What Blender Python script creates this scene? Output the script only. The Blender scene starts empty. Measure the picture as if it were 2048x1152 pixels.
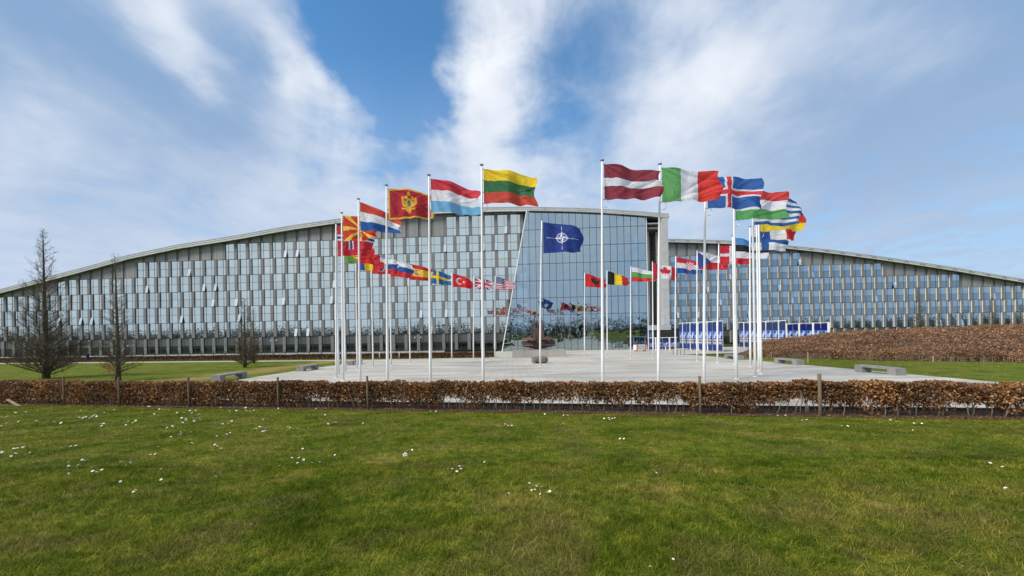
import bpy, math, random
import numpy as np
from mathutils import Vector, Matrix

random.seed(7)
rng = np.random.default_rng(11)
SC = bpy.context.scene
COL = SC.collection
R = math.radians

# ------------------------------------------------------------------ camera
F = 760.0            # focal length in pixels of a 2048-wide frame
U0, V0 = 1024.0, 665.0
ROLL = 0.018
CZ = 3.15            # eye height above the front edge of the plaza
cam_d = bpy.data.cameras.new("camera")
cam_d.sensor_width = 36.0
cam_d.lens = F / 2048.0 * 36.0
cam_d.shift_y = (V0 - 576.0) / 2048.0
cam_d.clip_start = 0.05
cam_d.clip_end = 6000.0
cam = bpy.data.objects.new("camera", cam_d)
cam.location = (0, 0, CZ)
cam.rotation_euler = (R(90), ROLL, 0)
COL.objects.link(cam)
SC.camera = cam

# ------------------------------------------------------------------ exposure
SC.view_settings.view_transform = 'Standard'
SC.view_settings.look = 'None'
SC.view_settings.gamma = 1.0
SC.view_settings.use_curve_mapping = False
SC.view_settings.exposure = 0.35

# ------------------------------------------------------------------ world and sun
SUN_EL, SUN_AZ = R(40), R(-118)     # azimuth measured from +Y (view direction) towards +X
SUN_DIR = Vector((math.sin(SUN_AZ) * math.cos(SUN_EL), math.cos(SUN_AZ) * math.cos(SUN_EL), math.sin(SUN_EL)))


def ray(u, v):
    dx, dy = (u - U0) / F, -(v - V0) / F
    c, s = math.cos(ROLL), math.sin(ROLL)
    return Vector((dx * c + dy * s, 1.0, dy * c - dx * s))


def build_world():
    w = bpy.data.worlds.new("World")
    SC.world = w
    w.use_nodes = True
    nt = w.node_tree
    N, L = nt.nodes, nt.links
    N.clear()
    out = N.new('ShaderNodeOutputWorld')
    tc = N.new('ShaderNodeTexCoord')

    def val(x):
        return x

    def math_(op, a, b=None, clamp=False):
        n = N.new('ShaderNodeMath')
        n.operation = op
        n.use_clamp = clamp
        for i, x in enumerate((a, b)):
            if x is None:
                continue
            if isinstance(x, (int, float)):
                n.inputs[i].default_value = x
            else:
                L.new(x, n.inputs[i])
        return n.outputs[0]

    def mixc(f, a, b):
        n = N.new('ShaderNodeMix')
        n.data_type = 'RGBA'
        for s, x in ((n.inputs[0], f), (n.inputs[6], a), (n.inputs[7], b)):
            if isinstance(x, (int, float)):
                s.default_value = x
            elif isinstance(x, tuple):
                s.default_value = (*x, 1)
            else:
                L.new(x, s)
        return n.outputs[2]

    def smooth(x, lo, hi):
        n = N.new('ShaderNodeMapRange')
        n.interpolation_type = 'SMOOTHSTEP'
        n.inputs[1].default_value = lo
        n.inputs[2].default_value = hi
        L.new(x, n.inputs[0])
        return n.outputs[0]

    sep = N.new('ShaderNodeSeparateXYZ')
    L.new(tc.outputs['Generated'], sep.inputs[0])
    zc = math_('ADD', math_('MAXIMUM', sep.outputs[2], 0.0), 0.16)
    a = math_('DIVIDE', sep.outputs[0], zc)
    b = math_('DIVIDE', sep.outputs[1], zc)
    comb = N.new('ShaderNodeCombineXYZ')
    L.new(a, comb.inputs[0])
    L.new(math_('MULTIPLY', b, 0.80), comb.inputs[1])

    def noise(vec, scale, detail, rough, dist=0.0, off=(0, 0, 0)):
        m = N.new('ShaderNodeMapping')
        m.inputs[1].default_value = off
        L.new(vec, m.inputs[0])
        n = N.new('ShaderNodeTexNoise')
        n.inputs['Scale'].default_value = scale
        n.inputs['Detail'].default_value = detail
        n.inputs['Roughness'].default_value = rough
        n.inputs['Distortion'].default_value = dist
        L.new(m.outputs[0], n.inputs['Vector'])
        return n.outputs[0]

    n_big = noise(comb.outputs[0], 0.9, 3.0, 0.5, 0.6, (3.1, 1.7, 0))
    n_mid = noise(comb.outputs[0], 2.2, 6.0, 0.55, 0.9, (7.3, 4.1, 0))
    n_fine = noise(comb.outputs[0], 6.0, 6.0, 0.6, 0.5, (1.3, 9.1, 0))

    # slow warp of the direction so that the banks of cloud have ragged borders
    warp = N.new('ShaderNodeTexNoise')
    warp.inputs['Scale'].default_value = 3.2
    warp.inputs['Detail'].default_value = 5.0
    L.new(comb.outputs[0], warp.inputs['Vector'])
    vsub = N.new('ShaderNodeVectorMath'); vsub.operation = 'SUBTRACT'
    L.new(warp.outputs['Color'], vsub.inputs[0]); vsub.inputs[1].default_value = (.5, .5, .5)
    vsc = N.new('ShaderNodeVectorMath'); vsc.operation = 'SCALE'
    L.new(vsub.outputs[0], vsc.inputs[0]); vsc.inputs['Scale'].default_value = 0.24
    vadd = N.new('ShaderNodeVectorMath'); vadd.operation = 'ADD'
    L.new(tc.outputs['Generated'], vadd.inputs[0]); L.new(vsc.outputs[0], vadd.inputs[1])
    vn = N.new('ShaderNodeVectorMath'); vn.operation = 'NORMALIZE'
    L.new(vadd.outputs[0], vn.inputs[0])

    def bank(d, weight, sigma):
        d = d.normalized()
        dt = N.new('ShaderNodeVectorMath')
        dt.operation = 'DOT_PRODUCT'
        L.new(vn.outputs[0], dt.inputs[0])
        dt.inputs[1].default_value = d
        e = math_('MULTIPLY', math_('SUBTRACT', dt.outputs['Value'], 1.0), 1.0 / (sigma * sigma))
        return math_('MULTIPLY', math_('POWER', 2.71828, e), weight)

    def total(items):
        t = None
        for x in items:
            t = x if t is None else math_('ADD', t, x)
        return t
    P = ray
    gaps = [(P(760, 90), -.94, .095), (P(690, 20), -.8, .08), (P(830, 30), -.7, .09), (P(800, 190), -1.0, .075), (P(780, 225), -.5, .05),
            (P(500, 110), -.30, .045), (P(560, 190), -.30, .04), (P(680, 290), -.35, .05), (P(1060, 240), -.42, .06), (P(1190, 60), -.34, .11),
            (P(1290, 10), -.22, .10), (P(1150, 200), -.3, .06),
            (P(960, 200), .5, .09), (P(600, 100), .5, .06), (P(640, 200), .3, .05), (P(400, 60), .4, .08), (P(720, 250), .35, .04), (P(250, 150), .3, .2),
            (P(1450, 150), .3, .12), (P(1800, 80), .3, .15),
            (Vector((.9, -1, .45)), -0.45, .5), (Vector((-.5, -1, .3)), .5, .6)]
    brights = [(P(1010, 10), .75, .08), (P(960, 60), .55, .08), (P(920, 150), .50, .06), (P(895, 240), .45, .06), (P(950, 320), .38, .09), (P(1060, 180), .22, .07),
               (P(330, 30), .75, .05), (P(390, 100), .72, .045), (P(160, 250), .4, .07), (P(430, 150), .25, .03), (P(500, 10), .34, .045), (P(560, 70), .42, .045), (P(600, 130), .40, .04), (P(470, 70), -.4, .03), (P(520, 150), -.3, .03), (P(450, 10), -.25, .03), (P(630, 180), .40, .035), (P(720, 250), .35, .045), (P(580, 220), .30, .035),
               (P(1390, 160), .42, .05), (P(1500, 90), .36, .06), (P(1440, 130), .30, .05), (P(1340, 250), .40, .06), (P(1560, 170), .25, .07), (P(1760, 80), .36, .06), (P(1850, 40), .25, .07), (P(1700, 130), .15, .06),
               (P(1330, 360), .30, .10), (P(1180, 330), .25, .12), (P(1050, 400), .30, .16), (P(820, 400), .15, .12), (P(240, 230), .24, .08), (P(20, 240), .20, .10), (P(560, 340), .16, .12),
               (P(210, 140), -.50, .11), (P(60, 70), -.34, .13), (P(430, 210), -.40, .06), (P(1190, 190), -.34, .08), (P(1140, 80), -.30, .07), (P(1260, 120), -.2, .07),
               (P(2000, 10), -.34, .13), (P(1880, 300), -.34, .2), (P(1640, 270), -.20, .10), (P(100, 400), -.08, .15),
               (Vector((-1.0, -1, .35)), .65, .65), (Vector((0.1, -1, .4)), .35, .4), (SUN_DIR, .35, .35), (Vector((1.2, -1, .4)), -.30, .5)]
    n_iso = noise(tc.outputs['Generated'], 3.6, 4.5, 0.5, 0.6, (2.3, 5.1, 1.7))
    n_wisp = noise(comb.outputs[0], 15.0, 5.0, 0.62, 1.0, (4.3, 2.1, 0))

    def dev(n, w):
        return math_('MULTIPLY', math_('SUBTRACT', n, .5), w)
    cover = total([dev(n_mid, .8), dev(n_iso, .9), dev(n_fine, .75), dev(n_wisp, .30)] + [bank(*g) for g in gaps])
    cover = smooth(math_('ADD', cover, .98), 0.0, 1.15)
    br = total([dev(n_big, .40), dev(n_iso, .95), dev(n_mid, .50), dev(n_fine, .30), dev(n_wisp, .08)] + [bank(d, w * .50 if w > 0 else w * .75, sg) for d, w, sg in brights])
    br = smooth(math_('ADD', br, .35), -.14, 1.16)
    cloud = mixc(br, (.225, .375, .615), (.94, .97, 1.02))
    haze = smooth(sep.outputs[2], 0.62, 0.0)
    cloud = mixc(math_('MULTIPLY', haze, .62), cloud, (.555, .665, .835))

    sky = N.new('ShaderNodeTexSky')
    sky.sky_type = 'NISHITA'
    sky.sun_disc = False
    sky.sun_elevation = SUN_EL
    sky.sun_rotation = SUN_AZ
    sky.air_density = 1.0
    sky.dust_density = 0.1
    sky.ozone_density = 2.0
    bg1 = N.new('ShaderNodeBackground')
    clear = N.new('ShaderNodeMix'); clear.data_type = 'RGBA'; clear.blend_type = 'MULTIPLY'
    clear.inputs[0].default_value = 1.0
    L.new(sky.outputs[0], clear.inputs[6]); clear.inputs[7].default_value = (.60, 1.0, 1.16, 1)
    L.new(clear.outputs[2], bg1.inputs[0])
    bg1.inputs[1].default_value = 0.135
    bg2 = N.new('ShaderNodeBackground')
    L.new(cloud, bg2.inputs[0])
    bg2.inputs[1].default_value = 0.80
    mx = N.new('ShaderNodeMixShader')
    cov = math_('MAXIMUM', cover, math_('MULTIPLY', haze, .95))
    L.new(cov, mx.inputs[0])
    L.new(bg1.outputs[0], mx.inputs[1])
    L.new(bg2.outputs[0], mx.inputs[2])
    L.new(mx.outputs[0], out.inputs[0])


build_world()
sun_d = bpy.data.lights.new("sun", 'SUN')
sun_d.energy = 3.2
sun_d.angle = R(18)
sun_d.color = (1.0, .945, .86)
sun = bpy.data.objects.new("sun", sun_d)
sun.rotation_euler = (-SUN_DIR).to_track_quat('-Z', 'Y').to_euler()
sun.location = SUN_DIR * 200
COL.objects.link(sun)


# ------------------------------------------------------------------ helpers
def srgb(r, g, b):
    def f(c):
        c /= 255.0
        return c / 12.92 if c <= .04045 else ((c + .055) / 1.055) ** 2.4
    return (f(r), f(g), f(b))


def link(o, parent=None):
    COL.objects.link(o)
    if parent is not None:
        o.parent = parent
    return o


def tag(o, label, cat, group=None):
    o['label'] = label
    o['category'] = cat
    if group:
        o['group'] = group
    return o


def thing(name, label, cat, loc=(0, 0, 0), rz=0.0, group=None):
    o = bpy.data.objects.new(name, None)
    o.empty_display_size = .3
    o.location = loc
    o.rotation_euler = (0, 0, rz)
    return tag(link(o), label, cat, group)


class MB:
    def __init__(self):
        self.v, self.f, self.m = [], [], []

    def add(self, vs, fs, mi=0):
        n = len(self.v)
        self.v += [tuple(x) for x in vs]
        self.f += [tuple(i + n for i in f) for f in fs]
        self.m += [mi] * len(fs)
        return self

    def box(self, x0, x1, y0, y1, z0, z1, mi=0, M=None):
        vs = [(x, y, z) for z in (z0, z1) for x, y in ((x0, y0), (x1, y0), (x1, y1), (x0, y1))]
        if M is not None:
            vs = [tuple(M @ Vector(p)) for p in vs]
        return self.add(vs, [(3, 2, 1, 0), (4, 5, 6, 7), (0, 1, 5, 4), (1, 2, 6, 5), (2, 3, 7, 6), (3, 0, 4, 7)], mi)

    def bar(self, p, q, w, d=None, mi=0):
        p, q = Vector(p), Vector(q)
        z = (q - p)
        ln = z.length
        z.normalize()
        up = Vector((0, 0, 1)) if abs(z.z) < .9 else Vector((0, 1, 0))
        x = up.cross(z).normalized()
        y = z.cross(x)
        M = Matrix((x, y, z)).transposed().to_4x4()
        M.translation = p
        d = d or w
        return self.box(-w / 2, w / 2, -d / 2, d / 2, 0, ln, mi, M)

    def tube(self, pts, rads, n=6, mi=0, cap=True):
        pts = [Vector(p) for p in pts]
        vs, fs = [], []
        for i, p in enumerate(pts):
            t = (pts[min(i + 1, len(pts) - 1)] - pts[max(i - 1, 0)])
            if t.length < 1e-9:
                t = Vector((0, 0, 1))
            t.normalize()
            ref = Vector((1, 0, 0)) if abs(t.x) < .8 else Vector((0, 1, 0))
            a = t.cross(ref).normalized()
            b = t.cross(a)
            for k in range(n):
                an = 2 * math.pi * k / n
                vs.append(p + (a * math.cos(an) + b * math.sin(an)) * rads[i])
        for i in range(len(pts) - 1):
            for k in range(n):
                k2 = (k + 1) % n
                fs.append((i * n + k, i * n + k2, (i + 1) * n + k2, (i + 1) * n + k))
        if cap:
            fs.append(tuple(range(n - 1, -1, -1)))
            fs.append(tuple((len(pts) - 1) * n + k for k in range(n)))
        return self.add(vs, fs, mi)

    def lathe(self, prof, n=12, mi=0, c=(0, 0, 0)):
        vs, fs = [], []
        for r, z in prof:
            for k in range(n):
                an = 2 * math.pi * k / n
                vs.append((c[0] + r * math.cos(an), c[1] + r * math.sin(an), c[2] + z))
        for i in range(len(prof) - 1):
            for k in range(n):
                k2 = (k + 1) % n
                fs.append((i * n + k, i * n + k2, (i + 1) * n + k2, (i + 1) * n + k))
        fs.append(tuple(range(n - 1, -1, -1)))
        fs.append(tuple((len(prof) - 1) * n + k for k in range(n)))
        return self.add(vs, fs, mi)

    def prism(self, poly, y0, y1, mi=0):
        """polygon in x,z extruded along y"""
        n = len(poly)
        vs = [(x, y0, z) for x, z in poly] + [(x, y1, z) for x, z in poly]
        fs = [tuple(range(n)), tuple(range(2 * n - 1, n - 1, -1))]
        fs += [((i + 1) % n, i, n + i, n + (i + 1) % n) for i in range(n)]
        return self.add(vs, fs, mi)

    def mesh(self, name, mats, smooth=False):
        me = bpy.data.meshes.new(name)
        me.from_pydata(self.v, [], self.f)
        if not isinstance(mats, (list, tuple)):
            mats = [mats]
        for m in mats:
            me.materials.append(m)
        if len(mats) > 1:
            me.polygons.foreach_set('material_index', self.m)
        if smooth:
            me.polygons.foreach_set('use_smooth', [True] * len(self.f))
        me.update()
        return me

    def obj(self, name, mats, parent=None, smooth=False):
        return link(bpy.data.objects.new(name, self.mesh(name, mats, smooth)), parent)


def put(name, me, parent=None, loc=(0, 0, 0), rot=None, scale=None):
    o = bpy.data.objects.new(name, me)
    o.location = loc
    if rot is not None:
        o.rotation_euler = rot
    if scale is not None:
        o.scale = scale
    return link(o, parent)


def fast_mesh(name, V, Fc, mat, face_col=None, pt_val=None, smooth=False):
    """V (n,3), Fc (m,k) arrays"""
    me = bpy.data.meshes.new(name)
    V = np.asarray(V, np.float32)
    Fc = np.asarray(Fc, np.int32)
    m, k = Fc.shape
    me.vertices.add(len(V))
    me.vertices.foreach_set('co', V.ravel())
    me.loops.add(m * k)
    me.loops.foreach_set('vertex_index', Fc.ravel())
    me.polygons.add(m)
    me.polygons.foreach_set('loop_start', np.arange(0, m * k, k, dtype=np.int32))
    if smooth:
        me.polygons.foreach_set('use_smooth', np.ones(m, bool))
    me.update(calc_edges=True)
    me.materials.append(mat)
    if face_col is not None:
        at = me.attributes.new('fcol', 'FLOAT_COLOR', 'FACE')
        c = np.ones((m, 4), np.float32)
        c[:, :3] = face_col
        at.data.foreach_set('color', c.ravel())
    if pt_val is not None:
        at = me.attributes.new('rnd', 'FLOAT', 'POINT')
        at.data.foreach_set('value', np.asarray(pt_val, np.float32))
    return me


# ------------------------------------------------------------------ materials
def new_mat(name):
    m = bpy.data.materials.new(name)
    m.use_nodes = True
    nt = m.node_tree
    nt.nodes.clear()
    o = nt.nodes.new('ShaderNodeOutputMaterial')
    return m, nt, o


def mat(name, col, rough=.6, var=.15, scale=3.0, bump=0.0, metal=0.0, spec=.4, streak=None, objrand=0.0, detail=5.0):
    """principled surface whose colour wanders a little over the object, with fine relief"""
    m, nt, o = new_mat(name)
    N, L = nt.nodes, nt.links
    p = N.new('ShaderNodeBsdfPrincipled')
    L.new(p.outputs[0], o.inputs[0])
    p.inputs['Roughness'].default_value = rough
    p.inputs['Metallic'].default_value = metal
    p.inputs['Specular IOR Level'].default_value = spec
    g = N.new('ShaderNodeNewGeometry')
    mp = N.new('ShaderNodeMapping')
    L.new(g.outputs['Position'], mp.inputs[0])
    if streak:
        mp.inputs['Scale'].default_value = streak
    n = N.new('ShaderNodeTexNoise')
    n.inputs['Scale'].default_value = scale
    n.inputs['Detail'].default_value = detail
    n.inputs['Roughness'].default_value = .6
    L.new(mp.outputs[0], n.inputs['Vector'])
    mr = N.new('ShaderNodeMapRange')
    mr.inputs[1].default_value = .25
    mr.inputs[2].default_value = .75
    mr.inputs[3].default_value = 1 - var
    mr.inputs[4].default_value = 1 + var
    L.new(n.outputs[0], mr.inputs[0])
    src = mr.outputs[0]
    if objrand:
        oi = N.new('ShaderNodeObjectInfo')
        r2 = N.new('ShaderNodeMapRange')
        r2.inputs[3].default_value = 1 - objrand
        r2.inputs[4].default_value = 1 + objrand
        L.new(oi.outputs['Random'], r2.inputs[0])
        mm = N.new('ShaderNodeMath')
        mm.operation = 'MULTIPLY'
        L.new(src, mm.inputs[0])
        L.new(r2.outputs[0], mm.inputs[1])
        src = mm.outputs[0]
    v = N.new('ShaderNodeVectorMath')
    v.operation = 'SCALE'
    v.inputs[0].default_value = col
    L.new(src, v.inputs['Scale'])
    L.new(v.outputs[0], p.inputs['Base Color'])
    if bump:
        b = N.new('ShaderNodeBump')
        b.inputs['Strength'].default_value = bump
        b.inputs['Distance'].default_value = .02
        n2 = N.new('ShaderNodeTexNoise')
        n2.inputs['Scale'].default_value = scale * 9
        n2.inputs['Detail'].default_value = 4
        L.new(g.outputs['Position'], n2.inputs['Vector'])
        L.new(n2.outputs[0], b.inputs['Height'])
        L.new(b.outputs[0], p.inputs['Normal'])
    return m


def glass_mat(name, tint, base, fac, rand=.10, wav=.004):
    """coated office glass: a dark interior seen under a strong mirror reflection"""
    m, nt, o = new_mat(name)
    N, L = nt.nodes, nt.links
    d = N.new('ShaderNodeBsdfDiffuse')
    g = N.new('ShaderNodeBsdfGlossy')
    g.inputs['Roughness'].default_value = .015
    g.inputs['Color'].default_value = (*tint, 1)
    oi = N.new('ShaderNodeObjectInfo')
    ramp = N.new('ShaderNodeMapRange')
    ramp.inputs[3].default_value = .35
    ramp.inputs[4].default_value = 1.8
    L.new(oi.outputs['Random'], ramp.inputs[0])
    v = N.new('ShaderNodeVectorMath')
    v.operation = 'SCALE'
    v.inputs[0].default_value = base
    L.new(ramp.outputs[0], v.inputs['Scale'])
    L.new(v.outputs[0], d.inputs['Color'])
    lw = N.new('ShaderNodeLayerWeight')
    lw.inputs['Blend'].default_value = .25
    fr = N.new('ShaderNodeMapRange')
    fr.inputs[3].default_value = fac
    fr.inputs[4].default_value = min(1, fac + .35)
    L.new(lw.outputs['Fresnel'], fr.inputs[0])
    # every pane is set a little differently
    r2 = N.new('ShaderNodeMath')
    r2.operation = 'MULTIPLY_ADD'
    L.new(oi.outputs['Random'], r2.inputs[0])
    r2.inputs[1].default_value = -rand
    L.new(fr.outputs[0], r2.inputs[2])
    geo = N.new('ShaderNodeNewGeometry')
    n = N.new('ShaderNodeTexNoise')
    n.inputs['Scale'].default_value = .55
    n.inputs['Detail'].default_value = 1.5
    L.new(geo.outputs['Position'], n.inputs['Vector'])
    b = N.new('ShaderNodeBump')
    b.inputs['Strength'].default_value = 1.0
    b.inputs['Distance'].default_value = wav
    L.new(n.outputs[0], b.inputs['Height'])
    L.new(b.outputs[0], g.inputs['Normal'])
    mx = N.new('ShaderNodeMixShader')
    L.new(r2.outputs[0], mx.inputs[0])
    L.new(d.outputs[0], mx.inputs[1])
    L.new(g.outputs[0], mx.inputs[2])
    L.new(mx.outputs[0], o.inputs[0])
    return m


def clear_glass_mat(name, tint, trans, fac):
    m, nt, o = new_mat(name)
    N, L = nt.nodes, nt.links
    t = N.new('ShaderNodeBsdfTransparent')
    t.inputs['Color'].default_value = (*trans, 1)
    g = N.new('ShaderNodeBsdfGlossy')
    g.inputs['Roughness'].default_value = .01
    g.inputs['Color'].default_value = (*tint, 1)
    geo = N.new('ShaderNodeNewGeometry')
    n = N.new('ShaderNodeTexNoise')
    n.inputs['Scale'].default_value = .5
    n.inputs['Detail'].default_value = 1.5
    L.new(geo.outputs['Position'], n.inputs['Vector'])
    b = N.new('ShaderNodeBump')
    b.inputs['Strength'].default_value = 1.0
    b.inputs['Distance'].default_value = .022
    L.new(n.outputs[0], b.inputs['Height'])
    L.new(b.outputs[0], g.inputs['Normal'])
    mx = N.new('ShaderNodeMixShader')
    mx.inputs[0].default_value = fac
    L.new(t.outputs[0], mx.inputs[1])
    L.new(g.outputs[0], mx.inputs[2])
    L.new(mx.outputs[0], o.inputs[0])
    return m


def attr_mat(name, trans=.0, rough=.7, tcol=(1, 1, 1), spec=.2, bump=False):
    """colour comes from the face attribute fcol (flat print, dyed cloth, leaf colour)"""
    m, nt, o = new_mat(name)
    N, L = nt.nodes, nt.links
    a = N.new('ShaderNodeAttribute')
    a.attribute_name = 'fcol'
    p = N.new('ShaderNodeBsdfPrincipled')
    p.inputs['Roughness'].default_value = rough
    p.inputs['Specular IOR Level'].default_value = spec
    L.new(a.outputs['Color'], p.inputs['Base Color'])
    if trans:
        t = N.new('ShaderNodeBsdfTranslucent')
        L.new(a.outputs['Color'], t.inputs['Color'])
        mx = N.new('ShaderNodeMixShader')
        mx.inputs[0].default_value = trans
        L.new(p.outputs[0], mx.inputs[1])
        L.new(t.outputs[0], mx.inputs[2])
        L.new(mx.outputs[0], o.inputs[0])
    else:
        L.new(p.outputs[0], o.inputs[0])
    if bump:
        g = N.new('ShaderNodeNewGeometry')
        n = N.new('ShaderNodeTexNoise')
        n.inputs['Scale'].default_value = 7
        n.inputs['Detail'].default_value = 3
        n.inputs['Distortion'].default_value = 1.2
        L.new(g.outputs['Position'], n.inputs['Vector'])
        b = N.new('ShaderNodeBump')
        b.inputs['Strength'].default_value = .8
        b.inputs['Distance'].default_value = .10
        L.new(n.outputs[0], b.inputs['Height'])
        L.new(b.outputs[0], p.inputs['Normal'])
    return m


def grass_mat(name, blade=False):
    """lawn: green and straw coloured patches, per blade variation through rnd"""
    m, nt, o = new_mat(name)
    N, L = nt.nodes, nt.links
    p = N.new('ShaderNodeBsdfPrincipled')
    p.inputs['Roughness'].default_value = .8
    p.inputs['Specular IOR Level'].default_value = .04
    g = N.new('ShaderNodeNewGeometry')

    def noise(scale, detail, dist=0):
        n = N.new('ShaderNodeTexNoise')
        n.inputs['Scale'].default_value = scale
        n.inputs['Detail'].default_value = detail
        n.inputs['Distortion'].default_value = dist
        L.new(g.outputs['Position'], n.inputs['Vector'])
        return n.outputs[0]

    def rampc(x, stops):
        r = N.new('ShaderNodeValToRGB')
        e = r.color_ramp.elements
        while len(e) < len(stops):
            e.new(.5)
        for el, (ps, c) in zip(e, stops):
            el.position = ps
            el.color = (*c, 1)
        L.new(x, r.inputs[0])
        return r.outputs[0]

    def mixc(f, a, b, mode='MIX'):
        n = N.new('ShaderNodeMix')
        n.data_type = 'RGBA'
        n.blend_type = mode
        for s, x in ((n.inputs[0], f), (n.inputs[6], a), (n.inputs[7], b)):
            if isinstance(x, (int, float)):
                s.default_value = x
            elif isinstance(x, tuple):
                s.default_value = (*x, 1)
            else:
                L.new(x, s)
        return n.outputs[2]
    base = rampc(noise(.9, 6, .4), [(.28, (.050, .080, .006)), (.46, (.099, .136, .011)), (.61, (.143, .163, .019)), (.77, (.220, .190, .048))])
    fine = rampc(noise(6.5, 7, .5), [(.30, (.50, .58, .45)), (.5, (1, 1, 1)), (.70, (1.65, 1.40, 1.5))])
    c = mixc(1.0, base, fine, 'MULTIPLY')
    dry = rampc(noise(1.1, 7, .8), [(.50, (0, 0, 0)), (.68, (1, 1, 1))])
    c = mixc(dry, c, mixc(.55, c, (.15, .125, .04)))
    if blade:
        a = N.new('ShaderNodeAttribute')
        a.attribute_name = 'rnd'
        c = mixc(1.0, c, rampc(a.outputs['Fac'], [(0, (.40, .52, .4)), (.45, (.95, 1.02, .9)), (.82, (1.5, 1.35, 1.3)), (.90, (2.5, 1.75, 3.0)), (1, (3.4, 2.3, 5.0))]), 'MULTIPLY')
        t = N.new('ShaderNodeBsdfTranslucent')
        L.new(c, t.inputs[0])
        L.new(c, p.inputs['Base Color'])
        mx = N.new('ShaderNodeMixShader')
        mx.inputs[0].default_value = .3
        L.new(p.outputs[0], mx.inputs[1])
        L.new(t.outputs[0], mx.inputs[2])
        L.new(mx.outputs[0], o.inputs[0])
    else:
        # mown paths of straw-coloured turf along the plaza's left edge
        sep = N.new('ShaderNodeSeparateXYZ')
        L.new(g.outputs['Position'], sep.inputs[0])
        dx = N.new('ShaderNodeMath'); dx.operation = 'ADD'; dx.inputs[1].default_value = 23.6
        L.new(sep.outputs[0], dx.inputs[0])
        nb = N.new('ShaderNodeMath'); nb.operation = 'MULTIPLY_ADD'; nb.inputs[1].default_value = 5.0
        L.new(noise(.22, 4), nb.inputs[0]); L.new(dx.outputs[0], nb.inputs[2])
        ab = N.new('ShaderNodeMath'); ab.operation = 'ABSOLUTE'
        L.new(nb.outputs[0], ab.inputs[0])
        fa = N.new('ShaderNodeMapRange'); fa.interpolation_type = 'SMOOTHSTEP'
        fa.inputs[1].default_value = 3.4; fa.inputs[2].default_value = .3
        L.new(ab.outputs[0], fa.inputs[0])
        c = mixc(fa.outputs[0], c, mixc(.75, c, (.30, .225, .085)))
        L.new(c, p.inputs['Base Color'])
        b = N.new('ShaderNodeBump')
        b.inputs['Strength'].default_value = .8
        b.inputs['Distance'].default_value = .05
        L.new(noise(30, 4), b.inputs['Height'])
        L.new(b.outputs[0], p.inputs['Normal'])
        L.new(p.outputs[0], o.inputs[0])
    return m


def paving_mat(name):
    m, nt, o = new_mat(name)
    N, L = nt.nodes, nt.links
    p = N.new('ShaderNodeBsdfPrincipled')
    p.inputs['Roughness'].default_value = .75
    p.inputs['Specular IOR Level'].default_value = .25
    L.new(p.outputs[0], o.inputs[0])
    g = N.new('ShaderNodeNewGeometry')
    br = N.new('ShaderNodeTexBrick')
    br.inputs['Scale'].default_value = 1.0
    br.inputs['Brick Width'].default_value = 1.2
    br.inputs['Row Height'].default_value = .6
    br.inputs['Mortar Size'].default_value = .016
    br.inputs['Color1'].default_value = (.455, .435, .395, 1)
    br.inputs['Color2'].default_value = (.51, .49, .45, 1)
    br.inputs['Mortar'].default_value = (.24, .225, .20, 1)
    L.new(g.outputs['Position'], br.inputs['Vector'])
    mp = N.new('ShaderNodeMapping')
    mp.inputs['Scale'].default_value = (.35, 1.2, 1)
    L.new(g.outputs['Position'], mp.inputs[0])
    n = N.new('ShaderNodeTexNoise')
    n.inputs['Scale'].default_value = .35
    n.inputs['Detail'].default_value = 7
    n.inputs['Roughness'].default_value = .65
    L.new(mp.outputs[0], n.inputs['Vector'])
    r = N.new('ShaderNodeValToRGB')
    e = r.color_ramp.elements
    e[0].position, e[0].color = .34, (.70, .68, .64, 1)
    e[1].position, e[1].color = .60, (1.1, 1.09, 1.07, 1)
    L.new(n.outputs[0], r.inputs[0])
    mx = N.new('ShaderNodeMix')
    mx.data_type = 'RGBA'
    mx.blend_type = 'MULTIPLY'
    mx.inputs[0].default_value = 1
    L.new(br.outputs['Color'], mx.inputs[6])
    L.new(r.outputs[0], mx.inputs[7])
    L.new(mx.outputs[2], p.inputs['Base Color'])
    return m


M_ = {}
M_['grass'] = grass_mat('lawn_turf')
M_['blade'] = grass_mat('grass_blades', True)
M_['paving'] = paving_mat('pale_paving')
M_['soil'] = mat('dark_soil', (.085, .055, .036), .95, .45, 6, .9)
M_['path'] = mat('pale_path', (.42, .40, .37), .8, .1, 2)
M_['panel'] = mat('grey_cladding', (.178, .179, .184), .5, .06, .6, 0, .0, .4, objrand=.05)
M_['panel_r'] = mat('warm_grey_cladding', (.20, .188, .178), .5, .06, .6, 0, .0, .4, objrand=.05)
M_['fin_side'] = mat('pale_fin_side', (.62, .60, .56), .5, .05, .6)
M_['infill'] = mat('pale_grey_cladding', (.245, .248, .25), .5, .06, .5, objrand=.05)
M_['column'] = mat('dark_grey_column', (.145, .142, .138), .55, .06, .6, objrand=.05)
M_['frame'] = mat('dark_window_frame', (.030, .042, .055), .45, .05, 2)
M_['body'] = mat('dark_interior', (.045, .05, .055), .8, .1, .5)
M_['fascia'] = mat('pale_metal_fascia', (.74, .75, .77), .4, .08, .5, 0, .2, .5, objrand=.04)
M_['roof'] = mat('grey_metal_roof', (.52, .53, .55), .45, .1, .5, 0, .3)
M_['plinth'] = mat('pale_concrete_plinth', (.42, .42, .43), .7, .12, 1.5, objrand=.06)
M_['spandrel'] = mat('grey_spandrel_glass', (.085, .090, .095), .25, .08, .4, 0, 0, .6, objrand=.15)
M_['glass'] = glass_mat('silver_glass', (.86, .935, .88), (.07, .085, .085), .79, .18)
M_['glass_dark'] = glass_mat('dark_ground_glass', (.5, .6, .65), (.018, .022, .025), .16)
M_['glass_r'] = glass_mat('blue_grey_glass', (.66, .78, .88), (.030, .060, .085), .66)
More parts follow.
